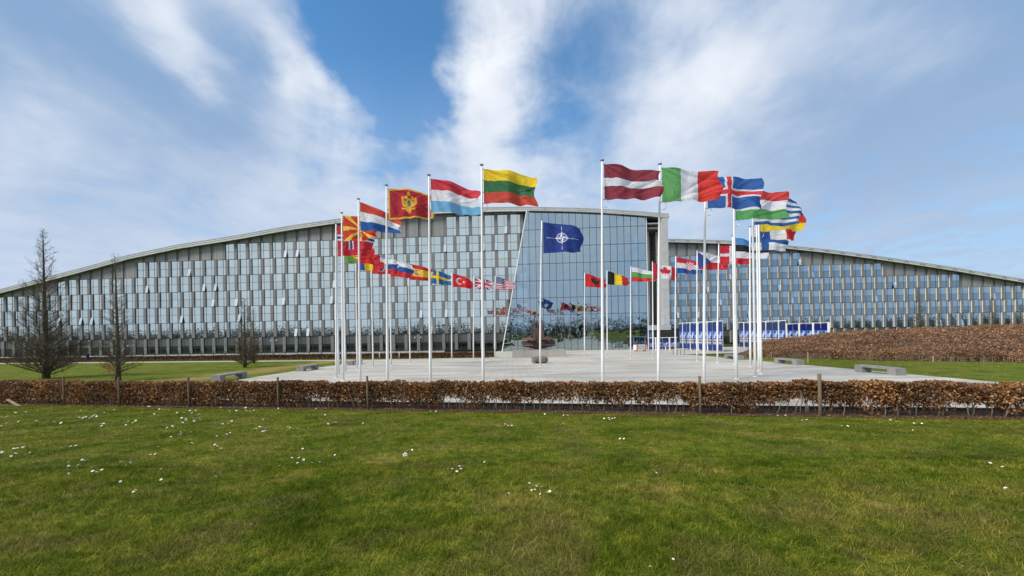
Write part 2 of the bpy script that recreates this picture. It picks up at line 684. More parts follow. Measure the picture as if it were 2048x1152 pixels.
M_['glass_r2'] = glass_mat('blue_grey_low_glass', (.55, .70, .84), (.055, .085, .105), .48, .16)
M_['glass_open'] = glass_mat('tilted_casement_glass', (.92, .96, .97), (.2, .22, .23), .85)
M_['glass_hall'] = clear_glass_mat('hall_glass', (.64, .75, .79), (.56, .66, .70), .58)
M_['white'] = mat('white_gloss_paint', (.80, .80, .79), .35, .03, 2, 0, 0, .5)
M_['steel'] = mat('dull_steel', (.33, .33, .34), .4, .1, 4, 0, .6)
M_['black'] = mat('black_metal', (.018, .019, .021), .45, .1, 3)
M_['concrete'] = mat('grey_concrete', (.235, .232, .225), .85, .2, 3.0, .5)
M_['granite'] = mat('pale_granite', (.40, .375, .335), .8, .14, 1.2, .3, streak=(1, 1, .3))
M_['boulder'] = mat('grey_stone', (.16, .152, .142), .9, .5, 5, .9)
M_['rust'] = mat('rusted_steel', (.098, .054, .042), .8, .35, 2.2, .5)
M_['wood'] = mat('weathered_stake', (.17, .13, .085), .9, .3, 8, .6, streak=(1, 1, .1))
M_['palewood'] = mat('pale_stake', (.34, .25, .17), .9, .25, 8, .5, streak=(1, 1, .1))
M_['timber'] = mat('dark_timber_edge', (.045, .040, .034), .9, .3, 4, .4)
M_['bark'] = mat('larch_bark', (.098, .078, .048), .95, .4, 5, .6)
M_['bark_pale'] = mat('pale_bark', (.15, .115, .075), .95, .35, 5, .6)
M_['stem'] = mat('beech_stem', (.20, .165, .125), .9, .35, 7, .5)
M_['leaf'] = attr_mat('dry_beech_leaf', .28, .6)
M_['flag'] = attr_mat('flag_cloth', .50, .75, spec=.1, bump=True)
M_['print'] = attr_mat('printed_banner', .12, .6)
M_['orange'] = mat('orange_red_paint', (.62, .13, .06), .5, .1, 3)
M_['tarp'] = mat('grey_sheet', (.40, .40, .42), .6, .15, 3, .3)
M_['wood_far'] = attr_mat('distant_wood', .15, .9)
M_['hedge_far'] = attr_mat('far_hedge_leaf', .2, .8)


# ------------------------------------------------------------------ terrain
def hedge_y(x):
    return 14.85 - .168 * np.clip(x, -60, 40)


def ground_z(x, y):
    x = np.asarray(x, float)
    y = np.asarray(y, float)
    back = -.0165 * (np.clip(y, 4, 110) - 20)
    yh = hedge_y(x) - .4
    dh = CZ + .0165 * (yh - 20)
    t = np.clip((y - 1.5) / (yh - 1.5), 0, 1)
    front = CZ - (1.5 + (dh - 1.5) * t)
    return np.where(y < yh, front, back)


def gz(x, y):
    return float(ground_z(x, y))


def on_ground(u, v):
    """where the line of sight through a photo point meets the ground"""
    r = ray(u, v)
    t = 1.0
    lo, hi = 1.0, 400.0
    for _ in range(60):
        t = (lo + hi) / 2
        p = Vector((0, 0, CZ)) + r * t
        if p.z > gz(p.x, p.y):
            lo = t
        else:
            hi = t
    return Vector((r.x * t, t, gz(r.x * t, t)))


def facade(u, v, O, th, yl):
    """local (along, height) on a vertical plane that stands yl behind the line through O turned by -th"""
    r = ray(u, v)
    c, s = math.cos(th), math.sin(th)
    a = (r.x * (O[1] + yl * c) - O[0] - yl * s) / (c + r.x * s)
    Y = O[1] - a * s + yl * c
    return a, CZ + r.z * Y


# ground sheet
def ground_sheet():
    xs = np.unique(np.concatenate([np.array([-2500, -1200, -600, -300, -200, -140]), np.arange(-110, 111, 2.5), np.array([140, 200, 300, 600, 1200, 2500])]))
    ys = np.unique(np.concatenate([np.array([-2500, -1200, -600, -300, -150, -80, -40, -20, -10, -5]), np.arange(-2, 26, .5), np.arange(26, 112, 4.0), np.array([112, 130, 200, 400, 900, 2500])]))
    X, Y = np.meshgrid(xs, ys)
    Z = ground_z(X, Y)
    V = np.stack([X, Y, Z], -1).reshape(-1, 3)
    nx, ny = len(xs), len(ys)
    i = (np.arange(ny - 1)[:, None] * nx + np.arange(nx - 1)[None]).ravel()
    Fc = np.stack([i, i + 1, i + nx + 1, i + nx], 1)
    o = link(bpy.data.objects.new('ground', fast_mesh('ground', V, Fc, M_['grass'], smooth=True)))
    o['kind'] = 'structure'


ground_sheet()


def strip(name, pts_l, pts_r, m, dz, thick=0.0):
    """sheet between two matched polylines, laid dz above the ground"""
    V, Fc = [], []
    n = len(pts_l)
    for a, b in zip(pts_l, pts_r):
        for k in range(5):
            x = a[0] + (b[0] - a[0]) * k / 4
            y = a[1] + (b[1] - a[1]) * k / 4
            V.append((x, y, gz(x, y) + dz))
    for i in range(n - 1):
        for k in range(4):
            q = i * 5 + k
            Fc.append((q, q + 1, q + 6, q + 5))
    o = link(bpy.data.objects.new(name, fast_mesh(name, V, Fc, m)))
    o['kind'] = 'structure'
    return o


xs = [x for x in np.arange(-45, 36, .5)]
strip('planting_bed', [(x, float(hedge_y(x)) - .42 + .22 * float(np.clip((-14 - x) / 8, 0, 1)) + .05 * math.sin(x * 2.3) + .04 * math.sin(x * 5.1)) for x in xs], [(x, float(hedge_y(x)) + 1.05) for x in xs], M_['soil'], .02)
# plaza: from the front bed back to the entrance
plz_l, plz_r = [], []
for y in [0] + list(np.arange(18.0, 84, 2.0)):
    if y < 57.6:
        xl, xr = -21.4, 25.4
    else:
        xl, xr = -3.6, 60.0
    if y == 0:
        plz_l.append((xl, float(hedge_y(xl)) + 1.2)); plz_r.append((xr, float(hedge_y(xr)) + 1.2))
        continue
    plz_l.append((xl, max(y, float(hedge_y(xl)) + 1.4))); plz_r.append((xr, y))


def plaza():
    mb = MB()
    ysn = list(np.arange(0, 58, 1.5)) + [57.6]
    xsn = list(np.arange(-21.4, 26.01, 1.58))
    V, Fc = [], []
    for y in ysn:
        for x in xsn:
            yy = max(y, float(hedge_y(x)) + 1.12)
            V.append((x, yy, gz(x, yy) + .03))
    nx = len(xsn)
    for j in range(len(ysn) - 1):
        for i in range(nx - 1):
            q = [j * nx + i, j * nx + i + 1, (j + 1) * nx + i + 1, (j + 1) * nx + i]
            if abs(V[q[0]][1] - V[q[3]][1]) < 1e-6 and abs(V[q[1]][1] - V[q[2]][1]) < 1e-6:
                continue
            Fc.append(q)
    base = len(V)
    ys2 = list(np.arange(57.6, 90, 3.0))
    xs2 = list(np.arange(-3.6, 62, 4))
    for y in ys2:
        for x in xs2:
            V.append((x, y, gz(x, y) + .03))
    nx = len(xs2)
    for j in range(len(ys2) - 1):
        for i in range(nx - 1):
            Fc.append([base + j * nx + i, base + j * nx + i + 1, base + (j + 1) * nx + i + 1, base + (j + 1) * nx + i])
    o = link(bpy.data.objects.new('plaza', fast_mesh('plaza', V, Fc, M_['paving'])))
    o['kind'] = 'structure'


plaza()
mb = MB()
for i in range(len(xs) - 1):
    x0, x1 = xs[i], xs[i + 1]
    if x0 < -22 or x1 > 27:
        continue
    y0, y1 = float(hedge_y(x0)) + 1.06, float(hedge_y(x1)) + 1.06
    z0, z1 = gz(x0, y0), gz(x1, y1)
    mb.bar((x0, y0, z0 + .02), (x1, y1, z1 + .02), .06, .22)
o = mb.obj('bed_edging', M_['timber'])
o['kind'] = 'structure'
px = [(-21.4 - k * 6.0) for k in range(20)]
strip('path', [(x, 57.6 - (x + 21.4) * .168 - 2.6) for x in px], [(x, 57.6 - (x + 21.4) * .168) for x in px], M_['path'], .03)
# ------------------------------------------------------------------ the building
STO = 3.75          # storey height
BAY = 2.96          # facade bay
MOD = BAY * .25
TH_L, O_L = math.atan(.070), (0.0, 86.5)
TH_R, O_R = math.atan(.052), (0.0, 116.8)
GB = gz(0, 100)     # ground at the building


def lerp_tab(tab, x):
    return float(np.interp(x, [p[0] for p in tab], [p[1] for p in tab]))


def box_mesh(name, x0, x1, y0, y1, z0, z1, m):
    return MB().box(x0, x1, y0, y1, z0, z1).mesh(name, m)


def clip(poly, a, b, c):
    """keep the part of a polygon where a*x+b*z<=c"""
    out = []
    for i, p in enumerate(poly):
        q = poly[(i + 1) % len(poly)]
        dp, dq = a * p[0] + b * p[1] - c, a * q[0] + b * q[1] - c
        if dp <= 0:
            out.append(p)
        if (dp < 0 < dq) or (dq < 0 < dp):
            t = dp / (dp - dq)
            out.append((p[0] + (q[0] - p[0]) * t, p[1] + (q[1] - p[1]) * t))
    return out


def wing(root, L1, rows, tall, sA, oddA, roof, s0, s1, glass_up, glass_lo, mpanel, right_limit, seed, r0_glass, open_rate, dep):
    """rows: storey -> (from, to) along the front; tall: storey -> height factor"""
    rr = random.Random(seed)

    def lev(k):
        z = L1 + (k - 1) * STO
        return z

    def top(k):
        return lev(k) + STO * tall.get(k, 1.0)
    panel_w = .245 * BAY
    nar, wide = .235 * BAY, .52 * BAY
    meshes = {}
    depth = dep
    yg = depth - .07      # panes
    for k in sorted(rows):
        h = STO * tall.get(k, 1.0)
        split = .40 if k == max(tall, default=-1) else .495
        if (k, 'x') in meshes:
            continue
        hz = h * split
        A = (k % 2 == 1) == oddA
        # window local origin: left edge of the glazed opening, bottom of the storey
        if A:
            wx, nx = (0, wide), (wide, wide + nar)
        else:
            nx, wx = (0, nar), (nar, nar + wide)
        tot = wide + nar
        f = .035
        mb = MB()
        mb.box(0, f, yg - .06, depth, 0, h - .0)
        mb.box(tot - f, tot, yg - .06, depth, 0, h)
        xm = wx[1] if A else nx[1]
        mb.box(xm - .03, xm + .03, yg - .05, depth - .002, .04, h - .04)
        mb.box(f, xm - .03, yg - .045, depth - .004, hz - .035, hz + .035)
        mb.box(xm + .03, tot - f, yg - .045, depth - .004, hz - .035, hz + .035)
        mb.box(f, tot - f, yg - .055, depth - .001, 0, .04)
        mb.box(f, tot - f, yg - .055, depth - .001, h - .04, h)
        fr = mb.mesh('window', M_['frame'])
        e = .03

        def pane(x, z0, z1, m, nm):
            return box_mesh(nm, x[0] + e, x[1] - e, -.012, .012, z0 + e, z1 - e, m)
        gu, gl = glass_up, glass_lo
        if k == 0:
            gu, gl = M_['spandrel'], r0_glass
        pm = {
            'upper_pane': pane(wx, hz, h, gu, 'upper_pane'),
            'lower_pane': pane(wx, 0, hz, gl, 'lower_pane'),
            'side_pane': pane(nx, hz, h, gu, 'side_pane'),
            'casement': pane(nx, 0, hz, gl, 'casement'),
        }
        # an opened casement is hung from its top edge
        op = box_mesh('casement', nx[0] + e, nx[1] - e, -.02, .02, -hz + 2 * e, 0, M_['glass_open'])
        pan = MB()
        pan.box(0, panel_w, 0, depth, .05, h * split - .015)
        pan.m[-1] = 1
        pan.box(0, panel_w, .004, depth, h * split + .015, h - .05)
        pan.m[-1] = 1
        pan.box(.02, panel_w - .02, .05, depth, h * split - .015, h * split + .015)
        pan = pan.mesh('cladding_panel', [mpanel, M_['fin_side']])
        a0, a1 = rows[k]
        base = sA if A else sA - panel_w
        i0 = math.floor((a0 - base) / BAY)
        i1 = math.ceil((a1 - base) / BAY)
        for i in range(i0, i1 + 1):
            s = base + i * BAY
            zc_ = lev(k)
            if s < a0 - .4 or s + panel_w > min(a1, right_limit(zc_ + h * .5)) + .2:
                continue
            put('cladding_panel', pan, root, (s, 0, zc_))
            if s + BAY > min(a1, right_limit(zc_ + h * .3)) + .9:
                continue
            w = put('window', fr, root, (s + panel_w, 0, zc_))
            opened = k > 0 and rr.random() < open_rate
            for nm in ('upper_pane', 'lower_pane', 'side_pane'):
                put(nm, pm[nm], w, (0, yg, 0), (R(rr.gauss(0, .10)), 0, R(rr.gauss(0, .10))))
            if opened:
                put('casement', op, w, (0, yg - .05, hz - e), (R(-9 - 5 * rr.random()), 0, 0))
            else:
                put('casement', pm['casement'], w, (0, yg, 0), (R(rr.gauss(0, .10)), 0, R(rr.gauss(0, .10))))
        # thin dark floor line under the storey
        b0, b1 = max(a0, s0), min(a1, right_limit(lev(k)))
        MB().box(b0, b1, depth - .22, depth - .01, -.045, .045).obj('floor_trim', M_['frame'], root).location = (0, 0, lev(k))
    # dark body behind the facade
    ss = np.arange(s0, s1 + .01, 4.0)
    ss[-1] = s1
    zb = GB - 1.0
    poly = [(s0, zb), (right_limit(zb), zb)] + [(min(s, right_limit(roof(s) - 1.1)), roof(s) - 1.05) for s in ss[::-1]]
    MB().prism(poly, depth, 14.0).obj('wall', M_['body'], root)
    # pale infill cladding between the top windows and the roof
    phase_k = max(rows)
    n = 0
    i0 = math.floor((s0 - sA) / BAY) - 1
    i1 = math.ceil((s1 - sA) / BAY) + 1
    for i in range(i0, i1):
        mid = sA + (i + .6) * BAY
        if mid < s0 or mid > s1:
            continue
        ks = []
        for k in rows:
            sk = (sA if (k % 2 == 1) == oddA else sA - panel_w) + i * BAY
            if sk >= rows[k][0] - .4 and sk + BAY <= min(rows[k][1], right_limit(lev(k) + STO * .3)) + .9:
                ks.append(k)
        if not ks:
            continue
        kt = max(ks)
        zt = top(kt)
        A = ((kt + 1) % 2 == 1) == oddA
        st = (sA if A else sA - panel_w) + i * BAY
        pieces = [('infill_column', st + .02, st + panel_w - .02, M_['column'], depth - .10)]
        if A:
            ed = [st + panel_w, st + panel_w + wide, st + BAY]
        else:
            ed = [st + panel_w, st + panel_w + nar, st + BAY]
        pieces += [('infill_panel', ed[0] + .015, ed[1] - .015, M_['infill'], depth - .24), ('infill_panel', ed[1] + .015, ed[2] - .015, M_['infill'], depth - .24)]
        for nm, xa, xb, m, yy in pieces:
            lim = right_limit(zt + 1)
            if xb > lim + .3:
                continue
            ra, rb = roof(xa) - 1.0, roof(xb) - 1.0
            z = zt + .03
            cuts = [z]
            while cuts[-1] + 1.9 < max(ra, rb) - .2:
                cuts.append(cuts[-1] + 1.9)
            cuts.append(1e3)
            for c0, c1 in zip(cuts[:-1], cuts[1:]):
                po = [(xa, c0), (xb, c0), (xb, min(c1 - .02, rb)), (xa, min(c1 - .02, ra))]
                if max(po[2][1], po[3][1]) < c0 + .08:
                    continue
                if po[2][1] < c0 or po[3][1] < c0:
                    po = clip([(xa, c0 - 9), (xb, c0 - 9), (xb, po[2][1]), (xa, po[3][1])], 0, -1, -c0)
                if len(po) < 3:
                    continue
                MB().prism(po, yy, depth - .002).obj(nm, m, root)
    return lev


def roof_edge(root, roof, s0, s1, y_front, y_back, seg, drop=1.0):
    """curved roof: top sheet with its edge band, and a row of fascia panels under it"""
    n = max(2, int((s1 - s0) / 3.0))
    S = [s0 + (s1 - s0) * i / n for i in range(n + 1)]
    mb = MB()
    for a, b in zip(S[:-1], S[1:]):
        za, zb = roof(a), roof(b)
        vs = [(a, y_front + .15, za - .26), (b, y_front + .15, zb - .26), (b, y_front + .05, zb), (a, y_front + .05, za),
              (a, y_back, za - .26), (b, y_back, zb - .26), (b, y_back, zb), (a, y_back, za)]
        mb.add(vs, [(0, 1, 2, 3), (7, 6, 5, 4), (3, 2, 6, 7), (4, 5, 1, 0)])
    ro = mb.obj('roof', M_['roof'], root)
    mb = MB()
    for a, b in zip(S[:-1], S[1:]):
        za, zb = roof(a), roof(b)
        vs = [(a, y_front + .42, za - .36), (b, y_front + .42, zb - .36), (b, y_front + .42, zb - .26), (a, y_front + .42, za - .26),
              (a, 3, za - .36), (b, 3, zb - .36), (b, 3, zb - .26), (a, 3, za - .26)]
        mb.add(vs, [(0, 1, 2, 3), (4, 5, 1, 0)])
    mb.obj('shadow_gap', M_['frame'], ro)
    mb = MB()
    for a, b in zip(S[:-1], S[1:]):
        za, zb = roof(a) - drop, roof(b) - drop
        mb.add([(a, y_front + .05, za), (b, y_front + .05, zb), (b, .6, zb), (a, .6, za)], [(3, 2, 1, 0)])
    mb.obj('soffit', M_['column'], ro)
    m = int((s1 - s0) / seg)
    for i in range(m):
        a, b = s0 + (s1 - s0) * i / m + .02, s0 + (s1 - s0) * (i + 1) / m - .02
        za, zb = roof(a), roof(b)
        mb = MB()
        # a sloping lower face and a bright upper lip
        prof = [(y_front + .30, -.37), (y_front - .10, -.40), (y_front - .10, -.50), (y_front - .02, -.53), (y_front + .06, -drop), (y_front + .40, -drop)]
        vs = [(a, y, za + z) for y, z in prof] + [(b, y, zb + z) for y, z in prof]
        k = len(prof)
        fs = [(j, j + 1, k + j + 1, k + j) for j in range(k - 1)] + [(k - 1, 0, k, 2 * k - 1)]
        fs += [tuple(range(k - 1, -1, -1)), tuple(range(k, 2 * k))]
        mb.add(vs, fs)
        mb.obj('fascia_panel', M_['fascia'], ro)
    return ro


# ---------- left office wing
ROOF_L = [(-60, 594), (0, 578), (100, 552), (200, 525.5), (250, 511), (354, 489), (470, 470.8), (573, 452), (680, 436.5), (760, 427), (860, 418.5), (960, 414.5), (1040, 413), (1080, 413)]
tabL = [facade(u, v, O_L, TH_L, -1.2) for u, v in ROOF_L]
roofL = lambda s: lerp_tab(tabL, s)
sl_b = facade(1003, 707, O_L, TH_L, -2.5)
sl_t = facade(1053.5, 420, O_L, TH_L, -2.5)


def slope_at(z):
    return sl_b[0] + (sl_t[0] - sl_b[0]) * (z - sl_b[1]) / (sl_t[1] - sl_b[1])


left = thing('office_building', 'long grey office wing with staggered silver windows under a rising curved roof', 'office building', (O_L[0], O_L[1], 0), -TH_L)
su = lambda u: facade(u, 560, O_L, TH_L, 0)[0]
S_MIN = facade(-45, 600, O_L, TH_L, 0)[0]
sA_L = facade(887.6, 520, O_L, TH_L, 0)[0]
limL = lambda z: slope_at(z) + .15
rowsL = {0: (S_MIN, 9), 1: (S_MIN, 9), 2: (S_MIN, 9), 3: (S_MIN, 9), 4: (su(110), 9), 5: (su(256), 9), 6: (su(428), 9), 7: (su(881), 9)}
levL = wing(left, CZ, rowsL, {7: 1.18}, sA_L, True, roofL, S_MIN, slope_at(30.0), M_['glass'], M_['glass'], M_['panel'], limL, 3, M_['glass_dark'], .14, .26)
roof_edge(left, roofL, S_MIN, slope_at(33.6), -1.2, 14, 4.2)
# plinth panels along the foot of the wing
npl = int((slope_at(GB) - S_MIN) / (BAY / 2))
pl_me = box_mesh('plinth_panel', .012, BAY / 2 - .012, .12, .5, 0, .95, M_['plinth'])
for i in range(npl):
    put('plinth_panel', pl_me, left, (sA_L - .2 + (i - npl) * BAY / 2 - .0, 0, CZ - STO - 1.0))

# black railing in front of the plinth
rail = thing('railing', 'black post railing running along the foot of the long grey office wing', 'railing', (O_L[0], O_L[1], 0), -TH_L)
po = MB().box(-.05, .05, -1.65, -1.55, GB - .05, GB + 1.42).mesh('post', M_['black'])
s = slope_at(GB) - 3.4
while s > S_MIN:
    put('post', po, rail, (s, 0, 0))
    s -= BAY
MB().box(S_MIN, slope_at(GB) - 3.3, -1.63, -1.57, GB + 1.36, GB + 1.40).obj('top_rail', M_['black'], rail)
MB().box(S_MIN, slope_at(GB) - 3.3, -1.615, -1.585, GB + .78, GB + .80).obj('mid_rail', M_['black'], rail)

# ---------- right office wing
ROOF_R = [(1290, 476), (1335, 477.3), (1400, 478.8), (1470, 481.3), (1540, 486.5), (1600, 493), (1660, 499), (1700, 504.3), (1800, 518), (1860, 527), (1900, 533), (2000, 550), (2048, 558), (2110, 569)]
tabR = [facade(u, v, O_R, TH_R, -1.2) for u, v in ROOF_R]
roofR = lambda s: lerp_tab(tabR, s)
right = thing('office_building', 'lower blue grey office wing at the back right behind the brown mound', 'office building', (O_R[0], O_R[1], 0), -TH_R)
sr = lambda u: facade(u, 590, O_R, TH_R, 0)[0]
R_MIN, R_MAX = sr(1300), sr(2100)
sA_R = facade(1686.6, 560, O_R, TH_R, 0)[0]
rowsR = {0: (R_MIN, R_MAX), 1: (R_MIN, R_MAX), 2: (R_MIN, R_MAX), 3: (R_MIN, R_MAX), 4: (R_MIN, sr(1922)), 5: (R_MIN, sr(1777)), 6: (R_MIN, sr(1615))}
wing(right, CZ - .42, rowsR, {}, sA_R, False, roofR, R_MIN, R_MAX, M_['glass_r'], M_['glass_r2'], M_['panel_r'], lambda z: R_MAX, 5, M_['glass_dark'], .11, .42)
roof_edge(right, roofR, R_MIN, R_MAX, -1.2, 14, 4.4)
# small hooks of the roof cleaning line on the right wing
hk = MB().tube([(-.5, 0, -.1), (-.2, 0, .22), (.3, 0, .12), (.7, 0, -.12)], [.05] * 4, 5).mesh('roof_hook', M_['black'])
s = R_MIN + 2
while s < R_MAX:
    put('roof_hook', hk, right, (s, -1.28, roofR(s) - .62), (0, math.atan2(roofR(s) - roofR(s + 1), 1), 0))
    s += 4.4

# ---------- glass entrance hall between the wings
YE = -2.5
fe = lambda u, v: facade(u, v, O_L, TH_L, YE)
hall = thing('entrance_hall', 'tall blue glass entrance hall with a leaning white edge and a square metal portal frame', 'entrance building', (O_L[0], O_L[1], 0), -TH_L)
ROOF_E = [(1030, 413.3), (1060, 413.3), (1100, 414), (1150, 415.2), (1205, 417.3), (1270, 421.8), (1337, 427.2)]
tabE = [facade(u, v, O_L, TH_L, YE - .8) for u, v in ROOF_E]
roofE = lambda s: lerp_tab(tabE, s)
e_r = fe(1293.5, 560)[0]
cw = (fe(1284.0, 560)[0] - fe(1059.3, 560)[0]) / 16.5
c0 = fe(1059.3, 560)[0]
cols = [c0 + (k - 5) * cw for k in range(0, 40)]
cols = [c for c in cols if c < e_r - .3] + [e_r]
zlv = [GB] + [CZ + k * STO for k in range(0, 9)]
a_, b_ = 1.0, -(sl_t[0] - sl_b[0]) / (sl_t[1] - sl_b[1])
cc_ = sl_b[0] + b_ * sl_b[1]
zlv = [z for z in zlv if z < roofE(5) - 1.5] + [60.0]
zlv = zlv[:-1] + [60.0]
for ca, cb in zip(cols[:-1], cols[1:]):
    for za, zb in zip(zlv[:-1], zlv[1:]):
        parts = [(za, zb)] if za > GB + .1 else [(za, za + 2.9), (za + 2.9, zb)]
        for z0, z1 in parts:
            po = [(ca + .03, z0 + .04), (cb - .03, z0 + .04), (cb - .03, z1 - .04), (ca + .03, z1 - .04)]
            ra, rb = roofE(ca) - .85, roofE(cb) - .85
            k_ = (rb - ra) / (cb - ca)
            po = clip(po, -k_, 1, ra - k_ * ca)
            if len(po) >= 3:
                po = clip(po, -a_, -b_, -cc_ - .12)
            if len(po) >= 3:
                cx = sum(p[0] for p in po) / len(po)
                cz_ = sum(p[1] for p in po) / len(po)
                me = MB().prism([(p[0] - cx, p[1] - cz_) for p in po], -.015, .015).mesh('glass_pane', M_['glass_hall'])
                put('glass_pane', me, hall, (cx, YE, cz_), (R(random.gauss(0, .12)), 0, R(random.gauss(0, .12))))
for c in cols[:-1] + [e_r - .04]:
    zs = sl_b[1] + (c - sl_b[0]) / (sl_t[0] - sl_b[0]) * (sl_t[1] - sl_b[1])
    z0 = GB if c > sl_b[0] else None
    ztop = roofE(c) - .8
    if c <= sl_b[0]:
        continue
    ztop = min(ztop, zs) if c < sl_t[0] else ztop
    if ztop - GB < .6:
        continue
    MB().box(c - .045, c + .045, YE - .06, YE + .16, GB, ztop).obj('mullion', M_['frame'], hall)
for z in zlv[1:-1] + [GB + 2.9]:
    MB().box(slope_at(z) + .05, e_r, YE - .045, YE + .10, z - .05, z + .05).obj('transom', M_['frame'], hall)
MB().bar((sl_b[0] - .05, YE - .12, sl_b[1] - .5), (sl_t[0] - .03, YE - .12, sl_t[1] - .15), .20, .24).obj('leaning_edge', M_['white'], hall)
MB().bar((e_r + .08, YE - .02, GB), (e_r + .08, YE - .02, roofE(e_r) - .9), .18, .3).obj('corner_post', M_['fascia'], hall)
roof_edge(hall, roofE, slope_at(33.6) - .1, fe(1336, 427)[0], YE - .8, 14, 3.3, .85)
# return wall behind the leaning edge, rooms seen through the glass
mb = MB()
mb.add([(sl_b[0] + .1, YE + .1, GB), (sl_t[0] + .1, YE + .1, sl_t[1]), (sl_t[0] + .1, .5, sl_t[1]), (sl_b[0] + .1, .5, GB)], [(0, 1, 2, 3)])
mb.obj('return_wall', M_['column'], hall)
MB().box(slope_at(20) + 1.5, e_r + .1, 7.5, 7.8, GB, 31.5).obj('back_wall', mat('hall_back_wall', (.26, .31, .35), .8, .4, .35), hall)
fl_m = mat('hall_floor_edge', (.55, .57, .58), .7, .1, 1)
for z in zlv[2:-1]:
    MB().box(slope_at(z) + 1.0, e_r - .3, .2, 7.4, z - .35, z).obj('floor_slab', fl_m, hall)
MB().box(sl_b[0], e_r, YE + .2, 7.4, GB - .05, GB + .05).obj('hall_floor', M_['path'], hall)
for k in range(5):
    x = c0 + 4 + k * 5.6
    MB().lathe([(.28, GB), (.28, 30.5)], 10, 0, (x, 3.5, 0)).obj('hall_column', M_['plinth'], hall)
# portal frame at the right end
f0, f1 = fe(1323.5, 560)[0], fe(1335.5, 560)[0]
zb_t, zb_b = fe(1320, 650)[1], fe(1320, 660)[1]
b0 = fe(1296.5, 655)[0]
ztp = roofE(f1) - .86
fr = bpy.data.objects.new('portal_frame', None)
link(fr, hall)
z = zb_t
step = (ztp - zb_t) / 6
for k in range(6):
    MB().box(f0, f1, YE - .75, 9, z + .012, z + step - .012).obj('fin_panel', M_['plinth'], fr)
    z += step
nb = 3
for k in range(nb):
    a, b = b0 + (f1 + .25 - b0) * k / nb, b0 + (f1 + .25 - b0) * (k + 1) / nb
    MB().box(a + .012, b - .012, YE - .78, 9, zb_b, zb_t - .012).obj('base_panel', M_['plinth'], fr)
MB().box(e_r + .2, f0, 5.0, 5.3, GB, roofE(f0) - .9).obj('recess_wall', M_['infill'], hall)
MB().box(e_r + .1, e_r + .3, YE + .2, 5.0, zb_t, roofE(f0) - .9).obj('recess_side', M_['infill'], hall)
mb = MB()
for ca, cb, yy in ((e_r + .35, e_r + .95, -1.2), (e_r + 1.45, e_r + 2.15, 2.2), (f0 - .55, f0 - .02, -.6)):
    zz = zb_t + .3
    while zz < roofE(f0) - 3.2:
        mb.box(ca, cb, yy, yy + .25, zz, zz + .16)
        zz += .40
lv = mb.obj('louvre', M_['white'], hall)
lv['kind'] = 'stuff'
mb = MB()
for k in range(9):
    x = e_r + .35 + k * (f0 - e_r - .4) / 9
    mb.box(x, x + .14, YE + .1, 4.9, roofE(f0) - 2.0, roofE(f0) - 1.75)
so = mb.obj('soffit_slat', M_['fascia'], hall)
so['kind'] = 'stuff'
MB().box(e_r + .2, f0, YE + .1, 5.0, roofE(f0) - 3.1, roofE(f0) - 2.7).obj('recess_beam', M_['column'], hall)
MB().box(e_r + .25, f1 + 8, 4.0, 4.3, GB, zb_b + .3).obj('lobby_wall', M_['glass_r2'], hall)
# ------------------------------------------------------------------ flags
RED, WHITE, BLUE = srgb(206, 32, 44), srgb(236, 238, 245), srgb(30, 72, 150)
GREEN, YEL, BLACK = srgb(60, 140, 70), srgb(250, 208, 30), srgb(26, 24, 28)
ORANGE = srgb(222, 60, 36)


def poly_in(x, y, pts):
    inside = np.zeros(x.shape, bool)
    n = len(pts)
    for i in range(n):
        x0, y0 = pts[i]
        x1, y1 = pts[(i + 1) % n]
        if y0 == y1:
            continue
        c = ((y0 > y) != (y1 > y)) & (x < (x1 - x0) * (y - y0) / (y1 - y0) + x0)
        inside ^= c
    return inside


def ell(x, y, cx, cy, rx, ry):
    return ((x - cx) / rx) ** 2 + ((y - cy) / ry) ** 2 < 1


def star(cx, cy, r, n=5, rot=-math.pi / 2, k=.40):
    return [(cx + (r if i % 2 == 0 else r * k) * math.cos(rot + i * math.pi / n), cy + (r if i % 2 == 0 else r * k) * math.sin(rot + i * math.pi / n)) for i in range(2 * n)]


def H(*cs, w=None):
    w = w or [1] * len(cs)
    e = np.cumsum(w) / sum(w)
    return lambda x, y, A: np.array(cs)[np.clip(np.searchsorted(e, y), 0, len(cs) - 1)]


def V(*cs, w=None):
    w = w or [1] * len(cs)
    e = np.cumsum(w) / sum(w)
    return lambda x, y, A: np.array(cs)[np.clip(np.searchsorted(e, x / A), 0, len(cs) - 1)]


def cross(field, c1, wid1, c2=None, wid2=0, cx=.56):
    def f(x, y, A):
        c = np.tile(np.array(field), (len(x), 1))
        for cc, wd in ((c1, wid1), (c2, wid2)):
            if cc is not None:
                c[(abs(x - cx) < wd / 2) | (abs(y - .5) < wd / 2)] = cc
        return c
    return f


def f_albania(x, y, A):
    c = np.tile(np.array(srgb(214, 30, 32)), (len(x), 1))
    X, Y = abs(x - A / 2), y
    b = ell(X, Y, 0, .52, .09, .27) | poly_in(X, Y, [(0, .35), (.10, .40), (.30, .22), (.36, .35), (.34, .50), (.25, .52), (.30, .60), (.18, .60), (.08, .72), (0, .86)]) | ell(X, Y, .10, .24, .07, .09) | poly_in(X, Y, [(.12, .2), (.22, .24), (.12, .28)])
    c[b] = BLACK
    return c


LEAF = [(0, .10), (.055, .21), (.12, .18), (.10, .36), (.19, .28), (.21, .33), (.32, .31), (.28, .42), (.33, .45), (.18, .58), (.20, .64), (.02, .615), (.02, .78), (0, .78)]


def f_canada(x, y, A):
    c = np.tile(np.array(WHITE), (len(x), 1))
    q = A * .26
    c[(x < q) | (x > A - q)] = RED
    c[poly_in(abs(x - A / 2) * .95, y * .9 + .05, LEAF)] = RED
    return c


